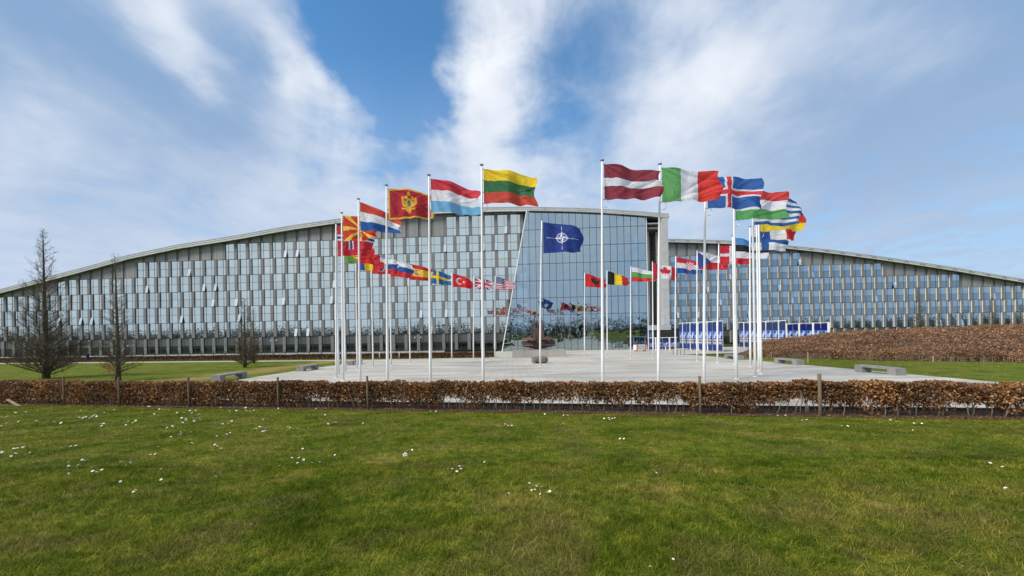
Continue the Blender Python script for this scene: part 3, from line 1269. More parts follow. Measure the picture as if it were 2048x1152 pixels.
def f_croatia(x, y, A):
    c = H(RED, WHITE, BLUE)(x, y, A)
    cx = A / 2
    sh = (abs(x - cx) < .19) & (y > .24) & (y < .52) | ell(x, y, cx, .52, .19, .24) & (y >= .5)
    k = (np.floor((x - cx) / .076) + np.floor(y / .076)).astype(int) % 2
    c[sh & (k == 0)] = srgb(230, 40, 40)
    c[sh & (k == 1)] = WHITE
    c[(y > .16) & (y < .24) & (abs(x - cx) < .17)] = srgb(70, 110, 180)
    return c


def f_czech(x, y, A):
    c = H(WHITE, RED)(x, y, A)
    c[(x / (A * .5) < 1 - abs(y - .5) * 2)] = BLUE
    return c


def f_greece(x, y, A):
    b = srgb(36, 96, 176)
    c = np.array([b, WHITE])[(np.floor(np.clip(y, 0, .999) * 9).astype(int) % 2)]
    can = (x < 5 / 9) & (y < 5 / 9)
    c[can] = b
    c[can & ((abs(x - 5 / 18) < 1 / 18) | (abs(y - 5 / 18) < 1 / 18))] = WHITE
    return c


def f_montenegro(x, y, A):
    g = srgb(236, 178, 36)
    c = np.tile(np.array(srgb(176, 30, 44)), (len(x), 1))
    c[(x < .055) | (x > A - .055) | (y < .055) | (y > .945)] = g
    X = abs(x - A / 2)
    b = ell(X, y, 0, .50, .10, .17) | poly_in(X, y, [(.06, .42), (.14, .44), (.20, .26), (.27, .28), (.29, .42), (.25, .56), (.18, .62), (.08, .60)])
    b |= ell(X, y, .10, .30, .055, .06) | poly_in(X, y, [(0, .60), (.06, .64), (.11, .72), (.05, .80), (0, .84)]) | poly_in(X, y, [(.06, .62), (.20, .66), (.27, .62), (.26, .70), (.12, .70)])
    b |= ell(X, y, 0, .19, .06, .05) | (X < .02) & (y > .10) & (y < .2)
    b &= ~(poly_in(X, y, [(.20, .30), (.215, .30), (.15, .52), (.135, .52)]) | poly_in(X, y, [(.25, .33), (.262, .34), (.20, .54), (.185, .54)]))
    c[b] = g
    sh = ell(X, y, 0, .50, .065, .11)
    c[sh] = srgb(60, 130, 110)
    c[sh & (y < .48)] = srgb(50, 80, 140)
    return c


def f_macedonia(x, y, A):
    r, g = srgb(216, 52, 32), srgb(250, 214, 70)
    c = np.tile(np.array(r), (len(x), 1))
    dx, dy = x - A / 2, y - .5
    m = (abs(dy) < .10 * abs(dx) / (A / 2)) | (abs(dx) < .09 * abs(dy) / .5 + .0)
    for sx in (-1, 1):
        for sy in (-1, 1):
            m |= poly_in(dx * sx, dy * sy, [(0, 0), (A / 2, .5), (A / 2 - .30, .5)])
    c[m] = g
    d = np.hypot(dx, dy)
    c[d < .175] = r
    c[d < .145] = g
    return c


def f_portugal(x, y, A):
    c = V(srgb(96, 158, 62), srgb(214, 32, 34), w=[.4, .6])(x, y, A)
    d = np.hypot(x - A * .4, y - .5)
    c[d < .25] = YEL
    c[(abs(x - A * .4) < .13) & (abs(y - .5) < .15)] = RED
    c[(abs(x - A * .4) < .08) & (abs(y - .5) < .10)] = WHITE
    return c


def f_slovakia(x, y, A):
    c = H(WHITE, BLUE, srgb(214, 40, 46))(x, y, A)
    X, Y = x - .50, y

    def sh(g):
        return (abs(X) < .23 + g) & (Y > .25 - g) & (Y < .55) | ell(X, Y, 0, .55, .23 + g, .26 + g) & (Y >= .53)
    c[sh(.03)] = WHITE
    s = sh(0)
    c[s] = srgb(214, 40, 46)
    c[s & ((abs(X) < .025) & (Y > .30) & (Y < .66) | (abs(Y - .40) < .02) & (abs(X) < .09) | (abs(Y - .50) < .022) & (abs(X) < .12))] = WHITE
    c[s & (ell(X, Y, 0, .74, .12, .12) | ell(X, Y, -.15, .76, .09, .09) | ell(X, Y, .15, .76, .09, .09))] = BLUE
    return c


def f_slovenia(x, y, A):
    c = H(WHITE, srgb(28, 82, 160), srgb(222, 44, 44))(x, y, A)
    X, Y = x - .42, y
    s = (abs(X) < .12) & (Y > .18) & (Y < .36) | ell(X, Y, 0, .36, .12, .17) & (Y > .34)
    c[s] = srgb(28, 82, 160)
    c[s & (Y > .40 + abs(abs(X) - .05) * .8 - .10)] = WHITE
    c[s & (Y > .46)] = srgb(28, 82, 160)
    return c


def f_spain(x, y, A):
    c = H(srgb(196, 34, 40), srgb(250, 200, 40), srgb(196, 34, 40), w=[1, 2, 1])(x, y, A)
    X, Y = x - .50, y
    c[(abs(X) < .11) & (Y > .40) & (Y < .66)] = srgb(190, 90, 60)
    c[(X > 0) & (X < .10) & (Y > .41) & (Y < .52)] = WHITE
    c[(abs(abs(X) - .16) < .02) & (Y > .38) & (Y < .66)] = srgb(220, 214, 200)
    c[(abs(X) < .08) & (Y > .31) & (Y < .39)] = srgb(190, 60, 50)
    return c


def f_turkey(x, y, A):
    c = np.tile(np.array(srgb(222, 30, 38)), (len(x), 1))
    c[(np.hypot(x - .52, y - .5) < .27) & ~(np.hypot(x - .59, y - .5) < .215)] = WHITE
    c[poly_in(x, y, star(.84, .5, .13, rot=math.pi))] = WHITE
    return c


def f_uk(x, y, A):
    b, r = srgb(36, 60, 130), srgb(214, 34, 48)
    c = np.tile(np.array(b), (len(x), 1))
    X, Y = (x - A / 2) / (A / 2), (y - .5) * 2
    d1, d2 = abs(X - Y), abs(X + Y)
    c[(d1 < .26) | (d2 < .26)] = WHITE
    pin = np.sign(X) * np.sign(Y)
    c[(X - Y > 0) & (X - Y < .15) & (Y > 0) & (X > 0) | (X - Y < 0) & (X - Y > -.15) & (Y < 0) & (X < 0)] = r
    c[(X + Y < 0) & (X + Y > -.15) & (X > 0) & (Y < 0) | (X + Y > 0) & (X + Y < .15) & (X < 0) & (Y > 0)] = r
    c[(abs(x - A / 2) < .165) | (abs(y - .5) < .165)] = WHITE
    c[(abs(x - A / 2) < .10) | (abs(y - .5) < .10)] = r
    return c


def f_us(x, y, A):
    r = srgb(200, 40, 58)
    c = np.array([r, WHITE])[(np.floor(np.clip(y, 0, .999) * 13).astype(int) % 2)]
    can = (x < A * .42) & (y < 7 / 13)
    c[can] = srgb(40, 48, 104)
    gx, gy = x / (A * .42) * 6, y / (7 / 13) * 5
    st = (np.hypot((gx % 1) - .5, (gy % 1) - .5) < .19) | (np.hypot(((gx + .5) % 1) - .5, ((gy + .5) % 1) - .5) < .19) & (gx > .4) & (gx < 5.6) & (gy > .4) & (gy < 4.6)
    c[can & st] = WHITE
    return c


def f_compass(x, y, A):
    b = srgb(26, 52, 132)
    c = np.tile(np.array(b), (len(x), 1))
    X, Y = x - A * .48, y - .5
    d = np.hypot(X, Y)
    c[(d > .150) & (d < .172)] = WHITE
    ln = .017
    c[(abs(Y) < ln / 2) & (abs(X) > .27) & (abs(X) < .52)] = WHITE
    c[(abs(X) < ln / 2) & (abs(Y) > .27) & (abs(Y) < .42)] = WHITE
    for P_, Q_ in ((X, Y), (Y, X)):
        arm = (abs(P_) < .25) & (abs(Q_) < .072 * (1 - abs(P_) / .25))
        c[arm] = WHITE
    # the folded star: one half of every point is blue
    half = ((X * Y > 0) & (abs(X) > abs(Y)) & (abs(Y) < .072 * (1 - abs(X) / .25) - .012) | (X * Y < 0) & (abs(Y) > abs(X)) & (abs(X) < .072 * (1 - abs(Y) / .25) - .012)) & (np.minimum(abs(X), abs(Y)) > .006)
    c[half] = srgb(70, 100, 170)
    return c


def flag_mesh(name, design, W, Hh, dt, db, seed, res, amp=1.0):
    r = random.Random(seed)
    nx, ny = res
    A = W / Hh
    s = np.linspace(0, 1, nx + 1)
    t = np.linspace(0, 1, ny + 1)
    S, T = np.meshgrid(s, t)
    ph, k1, k2 = r.uniform(0, 6.28), r.uniform(1.1, 1.6), r.uniform(2.4, 3.4)
    sk = r.uniform(-.9, .9)
    env = np.clip(S * 1.6, 0, 1) ** .8
    th1 = 2 * math.pi * (k1 * S + .35 * sk * T) + ph
    th2 = 2 * math.pi * (k2 * S - .5 * sk * T) + 2 * ph
    y = env * amp * (.21 * W / 3 * np.sin(th1) + .09 * W / 3 * np.sin(th2) * (.4 + T))
    # tension folds fanning out from the upper hoist corner
    fan = np.arctan2(T + .04, S * A + .05)
    y += .05 * amp * np.sin(fan * 17 + ph) * np.clip(1.2 - S, 0, 1) * np.clip(S * 6, 0, 1)
    x = S * W * .955 - .03 * W * np.sin(th1) * env * .4
    drop = dt * S ** 1.25 * (1 - T) + db * S ** 1.2 * T
    drop += (.05 * W / 3) * env * amp * np.sin(2 * math.pi * (.8 * S + .25 * T) + ph * 1.7)
    z = -T * Hh - drop
    x = x + (.12 * np.sin(2.2 * T * math.pi + ph) * S ** 6 - .05 * S ** 4 * abs(T - .5)) * W / 3
    # sharp creases running down and away from both hoist corners
    for q in range(7):
        x0, y0 = r.uniform(0, .2), r.choice([0, 1])
        an = r.uniform(.15, .8) * (1 if y0 == 0 else -1)
        dd = (S * A - x0 * A) * math.sin(an) - (T - y0) * math.cos(an)
        along = np.clip((S * A - x0) * .8, 0, 1)
        y += amp * .085 * np.exp(-np.abs(dd) / .06) * along * r.choice([-1, 1])
    z += .03 * np.sin(9 * S + ph) * T ** 4 * S
    Vt = np.stack([x, y, z], -1).reshape(-1, 3)
    i = (np.arange(ny)[:, None] * (nx + 1) + np.arange(nx)[None]).ravel()
    Fc = np.stack([i, i + nx + 1, i + nx + 2, i + 1], 1)
    cs = ((np.arange(nx) + .5) / nx)
    ct = ((np.arange(ny) + .5) / ny)
    CS, CT = np.meshgrid(cs, ct)
    col = design((CS * A).ravel(), CT.ravel(), A)
    col = .02 + .95 * np.asarray(col) ** .86
    return fast_mesh(name, Vt, Fc, M_['flag'], face_col=col, smooth=True)


HP = 12.0           # pole height


def z_from_base(u, v):
    g = on_ground(u, v)
    return g.y


def z_from_top(u, v):
    # the top of a pole of known height stands over the sloping plaza
    lo, hi = 8.0, 120.0
    rz = ray(u, v).z
    for _ in range(60):
        m = (lo + hi) / 2
        if (-.0165 * (m - 20) + HP - CZ) / m > rz:
            lo = m
        else:
            hi = m
    return lo


C_ = cross
# base (u,v) | top (u,v) | design | colours for labels | drop at fly top, drop at fly bottom, heading
FLAGS = [
    ((967, None), (963.3, 333.4), H(YEL, srgb(50, 106, 62), srgb(206, 66, 50)), 'yellow over green over red', .35, 0.0, 4),
    ((861.5, None), (858, 353.4), H(srgb(214, 48, 62), WHITE, srgb(110, 178, 224)), 'red over white over pale sky blue', .55, .05, -6),
    ((775.5, None), (773, 373.6), f_montenegro, 'crimson gold-bordered eagle', .22, -.18, 8),
    ((720.7, None), (717, 400.7), H(srgb(206, 62, 46), WHITE, srgb(24, 84, 164)), 'red over white over deep blue', 1.15, .1, -4),
    ((686.6, 761.3), (683.4, 425.6), f_macedonia, 'red flag with yellow sun rays', .2, -.22, 10),
    ((673, 756), (672, 448), C_(srgb(196, 34, 46), WHITE, .25, srgb(36, 58, 124), .125, .60), 'red with white-edged blue cross', .2, -.1, -10),
    ((677.3, 751), None, H(WHITE, srgb(206, 28, 44)), 'white over red two-band', .3, 0, 12),
    ((691, 745), None, f_portugal, 'green and red flag with yellow disc', .4, 0.05, -8),
    ((714.9, 739), None, V(BLUE, YEL, RED), 'upright blue yellow red', .4, 0.1, 6),
    ((746.3, 735.3), None, f_slovakia, 'white blue red flag with double-cross shield', .4, .05, -6),
    ((782.5, 732), None, f_slovenia, 'white blue red flag with small mountain shield', .5, .1, 8),
    ((820.3, 728.8), None, f_spain, 'red yellow red flag with small arms', .5, .1, -8),
    ((862.5, 724.6), None, C_(srgb(30, 96, 166), YEL, .2, cx=.56), 'blue with yellow cross', .8, .1, 5),
    ((903.6, 721.2), (904, 545.4), f_turkey, 'red flag with white crescent and star', 1.0, .18, -6),
    ((947, 718), (948, 549.7), f_uk, 'blue flag with red and white crossed diagonals', .95, .15, 8),
    ((990, 716.4), (990.4, 549.7), f_us, 'red and white striped flag with starry blue corner', .9, .02, -5),
    ((1169.3, 714.5), (1169.2, 545.5), f_albania, 'red with black double-headed eagle', .9, .15, 6),
    ((1214.8, 715.1), (1214, 540.6), V(BLACK, YEL, srgb(214, 40, 50)), 'upright black yellow red', 1.0, .12, -8),
    ((1261.4, 717.2), (1261.8, 534.5), H(WHITE, srgb(80, 168, 82), srgb(216, 50, 46)), 'white over green over red', .7, .1, 5),
    ((1306.5, 718.8), (1305, 526.6), f_canada, 'red white red flag with maple leaf', .7, .25, -5),
    ((1350.8, 721.9), (1351.5, 516.9), f_croatia, 'red white blue flag with chequered shield', .7, .06, 7),
    ((1394.3, 724.3), (1394.4, 506.5), f_czech, 'white over red flag with blue triangle', .5, .1, -6),
    ((1435, 726.6), (1437.6, 492.4), C_(srgb(210, 32, 48), WHITE, .15, cx=.55), 'red with white cross', .3, 0.0, 6),
    ((1469.2, 729.7), None, H(srgb(80, 146, 216), BLACK, WHITE), 'sky blue over black over white', .35, .05, -7),
    ((1501, 735.9), (1500, 459.4), C_(WHITE, srgb(32, 78, 150), .27, cx=.60), 'white with blue cross', .35, .0, 9),
    ((1518, 742.6), None, V(srgb(30, 76, 158), WHITE, RED), 'upright blue white red', .1, -.1, -6),
    ((1522.5, 748.8), None, H(BLACK, srgb(216, 50, 44), srgb(246, 214, 40)), 'black over red over yellow', .1, -.18, 7),
    ((1510.6, 754.3), None, f_greece, 'blue and white striped flag with cross corner', .1, -.15, -9),
    ((1473.3, 759), None, H(srgb(214, 60, 56), WHITE, srgb(86, 164, 88)), 'red over white over green', .08, -.15, 5),
    ((1408.7, None), (1411, 347.5), C_(srgb(42, 92, 172), WHITE, .24, srgb(222, 52, 60), .13, .62), 'blue with white-edged red cross', .06, -.1, -5),
    ((1317.5, None), (1320, 331.5), V(srgb(98, 168, 92), WHITE, srgb(222, 50, 42)), 'upright green white red', .2, -.15, 6),
    ((1206, None), (1204.3, 324.2), H(srgb(140, 44, 58), WHITE, srgb(140, 44, 58), w=[2, 1.15, 2]), 'maroon with narrow white middle band', .25, -.2, -4),
]
cap_me = MB().lathe([(.05, 0), (.105, .05), (.112, .08), (.05, .10)], 12).mesh('pole_cap', M_['steel'])
loop_pts = [(.10 + .16 * math.sin(a), -.02, -.22 + .22 * math.cos(a)) for a in np.linspace(-.3, 3.6, 12)]
loop_me = MB().tube(loop_pts, [.012] * 12, 4).mesh('halyard_loop', M_['steel'])
clip_me = MB().box(-.02, .10, -.012, .012, -.02, .02).mesh('halyard_clip', M_['steel'])


def pole(base, tip, r0, r1, label, group):
    t = thing('flagpole', label, 'flagpole', base, 0, group)
    d = Vector(tip) - Vector(base)
    n = 7
    pts, rd = [], []
    for i in range(n):
        k = i / (n - 1)
        pts.append(Vector((d.x * k ** 1.3, d.y * k, d.z * k)))
        rd.append(r0 + (r1 - r0) * k)
    MB().tube(pts, rd, 12).obj('shaft', M_['white'], t, True)
    MB().lathe([(r0 + .05, 0), (r0 + .05, .025), (r0 + .008, .035)], 12).obj('base_collar', M_['white'], t)
    put('pole_cap', cap_me, t, (d.x, d.y, d.z))
    return t, d


for i, (bs, tp, des, words_, dt, db, yaw) in enumerate(FLAGS):
    yaw = 10 + yaw * .5
    if bs[1] is not None:
        Y = z_from_base(*bs)
        b = ray(*bs) * Y
        bx = b.x
        if tp is not None:
            Y2 = z_from_top(*tp)
            bx *= ((Y + Y2) / 2) / Y
            Y = (Y + Y2) / 2
    else:
        Y = z_from_top(*tp)
        vb = V0 + (CZ + .0165 * (Y - 20)) * F / Y
        bx = ray(bs[0], vb).x * Y
    base = Vector((bx, Y, gz(bx, Y) + .03))
    if tp is not None:
        tx = ray(*tp).x * Y
    else:
        tx = bx + .02
    tx = max(min(tx, bx + .35), bx - .25)
    tip = Vector((tx, Y, base.z + HP))
    art = 'an' if words_[0] in 'aeiou' else 'a'
    fl = words_ if 'flag' in words_ else words_ + ' flag'
    pt, d = pole(base, tip, .088, .046, f'slim white flagpole carrying the {fl}', 'white flagpoles in a ring on the plaza')
    W, Hh = 2.92, 1.86
    dt, db = dt + .36 * 22 / Y, db + .30 * 22 / Y
    near = Y < 31
    o = bpy.data.objects.new('flag', flag_mesh('flag', des, W, Hh, dt, db, 100 + i * 7, (132, 88) if near else (84, 60), amp=.9))
    o.location = tip + Vector((.09, 0, -.14))
    o.rotation_euler = (0, 0, R(-yaw))
    link(o)
    tag(o, f'{fl} flying from its white pole', 'flag', 'flags flying around the plaza')
    for zz in (-.16, -.75, -1.4, -2.0):
        put('halyard_clip', clip_me, pt, (d.x, d.y, d.z + zz))
    put('halyard_loop', loop_me, pt, (d.x + .02, d.y - .03, d.z - 1.98))

# the taller pole in the middle of the ring
g = on_ground(1080.5, 733)
tipx = ray(1083.6, 440.8)
tip = Vector((tipx.x * g.y, g.y, CZ + tipx.z * g.y))
pt, d = pole(g + Vector((0, 0, .03)), tip, .10, .05, 'taller white flagpole alone in the middle of the plaza with the dark blue flag', None)
o = bpy.data.objects.new('flag', flag_mesh('flag', f_compass, 4.05, 3.1, .85, 0.0, 77, (200, 150), 1.0))
o.location = tip + Vector((.1, 0, -.2))
o.rotation_euler = (0, 0, R(-10))
link(o)
tag(o, 'large dark blue flag with white compass star in a ring flying in the middle', 'flag')
for zz in (-.22, -1.2, -2.2, -3.2):
    put('halyard_clip', clip_me, pt, (d.x, d.y, d.z + zz))
# ------------------------------------------------------------------ leaves, hedges, trees
def leaf_cloud(centers, size, cols, seed, flat=.0, k=1.6):
    """one bent quad for every leaf"""
    r = np.random.default_rng(seed)
    n = len(centers)
    a = r.normal(size=(n, 3))
    a[:, 2] *= (1 - flat * .5)
    a /= np.linalg.norm(a, axis=1)[:, None]
    b = r.normal(size=(n, 3))
    b -= a * (a * b).sum(1)[:, None]
    b /= np.linalg.norm(b, axis=1)[:, None]
    s = size * r.uniform(.6, 1.25, n)[:, None]
    L_, W_ = s * .5 * k / 1.3, s * .36
    V_ = np.stack([centers - a * L_, centers + b * W_ - a * L_ * .1, centers + a * L_, centers - b * W_ - a * L_ * .1], 1).reshape(-1, 3)
    Fc = np.arange(n * 4).reshape(n, 4)
    return V_, Fc


def leaf_cols(n, seed, tones):
    r = np.random.default_rng(seed)
    t = np.array(tones)
    i = r.integers(0, len(t), n)
    j = r.integers(0, len(t), n)
    w = r.uniform(0, 1, n)[:, None]
    return (t[i] * w + t[j] * (1 - w)) * r.uniform(.75, 1.25, n)[:, None]


def vnoise(x, seed, scale):
    """smooth 1-d noise"""
    r = np.random.default_rng(seed)
    tab = r.uniform(0, 1, 4096)
    q = np.asarray(x) / scale + 1000
    i = np.floor(q).astype(int)
    f = q - i
    f = f * f * (3 - 2 * f)
    return tab[i % 4096] * (1 - f) + tab[(i + 1) % 4096] * f


def vnoise2(x, y, seed, scale):
    r = np.random.default_rng(seed)
    tab = r.uniform(0, 1, (256, 256))
    u, v = np.asarray(x) / scale + 500, np.asarray(y) / scale + 500
    i, j = np.floor(u).astype(int), np.floor(v).astype(int)
    f, g = u - i, v - j
    f, g = f * f * (3 - 2 * f), g * g * (3 - 2 * g)
    i0, i1, j0, j1 = i % 256, (i + 1) % 256, j % 256, (j + 1) % 256
    return (tab[i0, j0] * (1 - f) + tab[i1, j0] * f) * (1 - g) + (tab[i0, j1] * (1 - f) + tab[i1, j1] * f) * g


TONES = [srgb(92, 60, 40), srgb(124, 86, 56), srgb(146, 106, 70), srgb(170, 130, 88), srgb(74, 48, 34), srgb(110, 74, 48), srgb(198, 164, 120), srgb(138, 96, 62)]


def front_hedge():
    root = thing('hedge', 'clipped brown leaved beech hedge running across the front of the plaza', 'hedge', (0, 0, 0))
    r = np.random.default_rng(5)
    # stems: eight bent shapes shared by all
    rr = random.Random(4)
    kinds = []
    for k in range(8):
        mb = MB()
        h = rr.uniform(.72, 1.02)
        p = [(0, 0, -.05)]
        x = y = 0
        for j in range(1, 6):
            x += rr.gauss(0, .025)
            y += rr.gauss(0, .025)
            p.append((x, y, h * j / 5))
        mb.tube(p, [.019, .016, .014, .012, .009, .005], 5)
        for j in range(7):
            z = rr.uniform(.2, h * .9)
            an = rr.uniform(0, 6.28)
            l = rr.uniform(.12, .32)
            q = (x * z / h, y * z / h, z)
            mb.tube([q, (q[0] + math.cos(an) * l * .5, q[1] + math.sin(an) * l * .5, z + l * .25), (q[0] + math.cos(an) * l, q[1] + math.sin(an) * l, z + l * .7)], [.006, .004, .002], 3, cap=False)
        kinds.append(mb.mesh('stem', M_['stem'], True))
    xs_ = np.arange(-31, 20.0, .185)
    n = 0
    for x in xs_:
        xx = x + rr.uniform(-.08, .08)
        yy = float(hedge_y(xx)) + rr.uniform(-.16, .34)
        o = put('stem', rr.choice(kinds), root, (xx, yy, gz(xx, max(yy, float(hedge_y(xx)) - .45)) + .015), (rr.gauss(0, .09), rr.gauss(0, .12), rr.uniform(0, 6.28)), (1, 1, rr.uniform(.85, 1.05)))
        n += 1
    # foliage: clumps of dry leaves, thin near the foot and with gaps
    N = 230000
    x = r.uniform(-31.5, 20.5, N)
    t = r.beta(1.55, 1.0, N)
    clump = vnoise(x, 1, .55) * .55 + vnoise(x, 2, .21) * .3 + vnoise(x, 3, 2.4) * .35
    right = np.clip((x + 16) / 14, 0, 1)         # left part is leafy down to the ground
    low = .06 + (.75 * np.clip(vnoise(x, 1, .55) * .5 + vnoise(x, 2, .21) * .35 + vnoise(x, 3, 2.4) * .4 - .36, 0, 1)) * right
    top = 1.02 + .13 * vnoise(x, 4, .6) + .07 * vnoise(x, 6, .13)
    z = low + (top - low) * t
    y = hedge_y(x) + .10 + (r.beta(1.3, 1.3, N) - .5) * (.62 + .16 * vnoise(x + z * 3, 7, .3))
    dens = np.clip(.66 + 1.2 * (vnoise(x * 1.0 + z * .7, 8, .34) - .30) + (z - .55) * .9, .06, 1)
    dens *= np.where(right > .2, np.clip(.42 + 1.3 * vnoise(x, 9, .9), .4, 1), 1)
    keep = r.uniform(0, 1, N) < dens
    x, y, z = x[keep], y[keep], z[keep]
    gzv = ground_z(x, np.maximum(y, hedge_y(x) - .45))
    ctr = np.stack([x, y, z + gzv], -1)
    Vv, Fc = leaf_cloud(ctr, .078, None, 12)
    c = leaf_cols(len(ctr), 13, TONES)
    c *= (.72 + .55 * vnoise(x, 14, .8))[:, None]
    pale = (vnoise(x, 21, .45) > .72) & (z > .45)
    c[pale] = c[pale] * np.array([1.25, 1.2, 1.1])
    o = link(bpy.data.objects.new('foliage', fast_mesh('foliage', Vv, Fc, M_['leaf'], face_col=c)), root)
    o['kind'] = 'stuff'
    # fine twigs
    mb = MB()
    for k in range(3200):
        x = rr.uniform(-31, 20)
        y = float(hedge_y(x)) + .1 + rr.uniform(-.28, .28)
        z = rr.uniform(.05, 1.05) + gz(x, y + .3)
        l = rr.uniform(.12, .34)
        a = rr.uniform(0, 6.28)
        mb.tube([(x, y, z), (x + math.cos(a) * l * .6, y + math.sin(a) * l * .3, z + l * rr.uniform(.3, .9))], [.004, .0015], 3, cap=False)
    tw = mb.obj('twig', M_['stem'], root)
    tw['kind'] = 'stuff'
    # litter of fallen leaves on the bed
    N = 24000
    x = r.uniform(-31, 22, N)
    y = hedge_y(x) + r.uniform(-.55, 1.0, N)
    ctr = np.stack([x, y, ground_z(x, y) + .035 + r.uniform(0, .02, N)], -1)
    Vv, Fc = leaf_cloud(ctr, .06, None, 15)
    Vv[:, 2] = np.repeat(ctr[:, 2], 4) + (Vv[:, 2] - np.repeat(ctr[:, 2], 4)) * .35
    o = link(bpy.data.objects.new('leaf_litter', fast_mesh('leaf_litter', Vv, Fc, M_['leaf'], face_col=leaf_cols(N, 16, TONES) * .8)))
    o['kind'] = 'stuff'


front_hedge()

# stakes of the front hedge
STK = [(130, 808, 752), (240.5, 811, 754), (380, 815, 753), (558.5, 817.5, 754), (737, 819.5, 752), (1400, 829, 752), (1638.5, 827, 747.5)]
names = ['leftmost', 'second from the left', 'third from the left, beside the left bench', 'fourth from the left', 'fifth from left, before the left flagpoles', 'sixth from the left, just left of a flagpole', 'rightmost and thickest']
for (u, vb, vt), nm in zip(STK, names):
    k = ray(u, vb).x
    Y = (14.85 - .22) / (1 + .168 * k)
    x = k * Y
    y = float(hedge_y(x)) - .26
    tpz = CZ + ray(u, vt).z * y
    z0 = gz(x, y + .0)
    rd = .056 if 'thickest' in nm else .043
    o = MB().tube([(0, 0, -.2), (.004, 0, (tpz - z0) * .5), (.0, 0, tpz - z0 - .02), (0, 0, tpz - z0)], [rd, rd, rd * .97, rd * .86], 9).obj('hedge_stake', M_['wood'], None, True)
    o.location = (x, y, z0)
    o.rotation_euler = (0, R(random.uniform(-1, 1)), 0)
    tag(o, f'weathered stake in the front hedge, {nm}', 'stake', 'stakes along the front hedge')
# pale offcut of board lying at the left foot of the hedge
r_ = ray(34, 797)
Y = (14.85 - .5) / (1 + .168 * r_.x)
o = MB().box(-.45, .45, -.05, .05, 0, .035).obj('board', M_['palewood'])
o.location = (r_.x * Y, Y - .1, gz(r_.x * Y, Y) + .12)
o.rotation_euler = (R(20), R(24), R(-8))
tag(o, 'short pale board leaning in the foot of the hedge at far left', 'board')
# wire between the stakes
wire = thing('fence_wire', 'thin wire strung along the left part of the front hedge', 'wire', (0, 0, 0))
pp = []
for x in np.arange(-31, 12, 1.0):
    y = float(hedge_y(x)) - .31
    pp.append((x, y, gz(x, y) + .62))
MB().tube(pp, [.003] * len(pp), 4).obj('strand', M_['bark'], wire)


def low_hedge():
    root = thing('hedge', 'low brown hedge along the path at the foot of the office wing', 'hedge', (0, 0, 0))
    r = np.random.default_rng(31)
    N = 42000
    x = r.uniform(-112, -2.8, N)
    yc = 58.6 - .153 * (x + 3) + .6
    # leaves crowd near the clipped surface
    y = yc + (r.beta(.6, .6, N) - .5) * 1.2
    z = np.where(r.uniform(0, 1, N) < .5, r.uniform(.02, .76, N), .70 + .12 * vnoise(x, 3, .5) + r.uniform(-.06, .04, N))
    ctr = np.stack([x, y, z + ground_z(x, y)], -1)
    Vv, Fc = leaf_cloud(ctr, .17, None, 32)
    c = leaf_cols(N, 33, TONES[:6]) * .8
    o = link(bpy.data.objects.new('foliage', fast_mesh('foliage', Vv, Fc, M_['hedge_far'], face_col=c)), root)
    o['kind'] = 'stuff'
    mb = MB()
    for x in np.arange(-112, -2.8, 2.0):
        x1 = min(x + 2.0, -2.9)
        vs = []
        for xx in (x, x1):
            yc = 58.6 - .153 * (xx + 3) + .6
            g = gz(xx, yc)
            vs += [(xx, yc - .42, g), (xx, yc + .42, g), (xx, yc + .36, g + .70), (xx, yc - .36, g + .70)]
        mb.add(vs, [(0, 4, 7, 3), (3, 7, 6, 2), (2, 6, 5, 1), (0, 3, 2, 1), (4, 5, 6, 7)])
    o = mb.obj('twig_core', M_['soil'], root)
    o['kind'] = 'stuff'


low_hedge()

# ---------- planted mound on the right
FRONT = [(29.2, 48.5), (31.0, 46.5), (33.2, 44.0), (34.4, 40.5), (36.2, 37.6), (39.5, 35.4), (44, 32.6), (52, 28.5), (64, 24)]
RIDGE = [(29, .75), (33, .85), (36.5, 1.35), (41, 2.35), (45, 2.9), (50, 3.05), (54, 3.1), (66, 3.1), (90, 3.0)]


def mound_h(x, d):
    hr = np.interp(x, [p[0] for p in RIDGE], [p[1] for p in RIDGE])
    q = np.clip(d / 13.0, 0, 1)
    s = np.sin(q * math.pi / 2) ** 1.1
    h = .78 + (hr - .78) * s
    back = np.clip((d - 20) / 10, 0, 1)
    h = h * (1 - back * back * (3 - 2 * back))
    return h


def front_y(x):
    return np.interp(x, [p[0] for p in FRONT], [p[1] for p in FRONT])


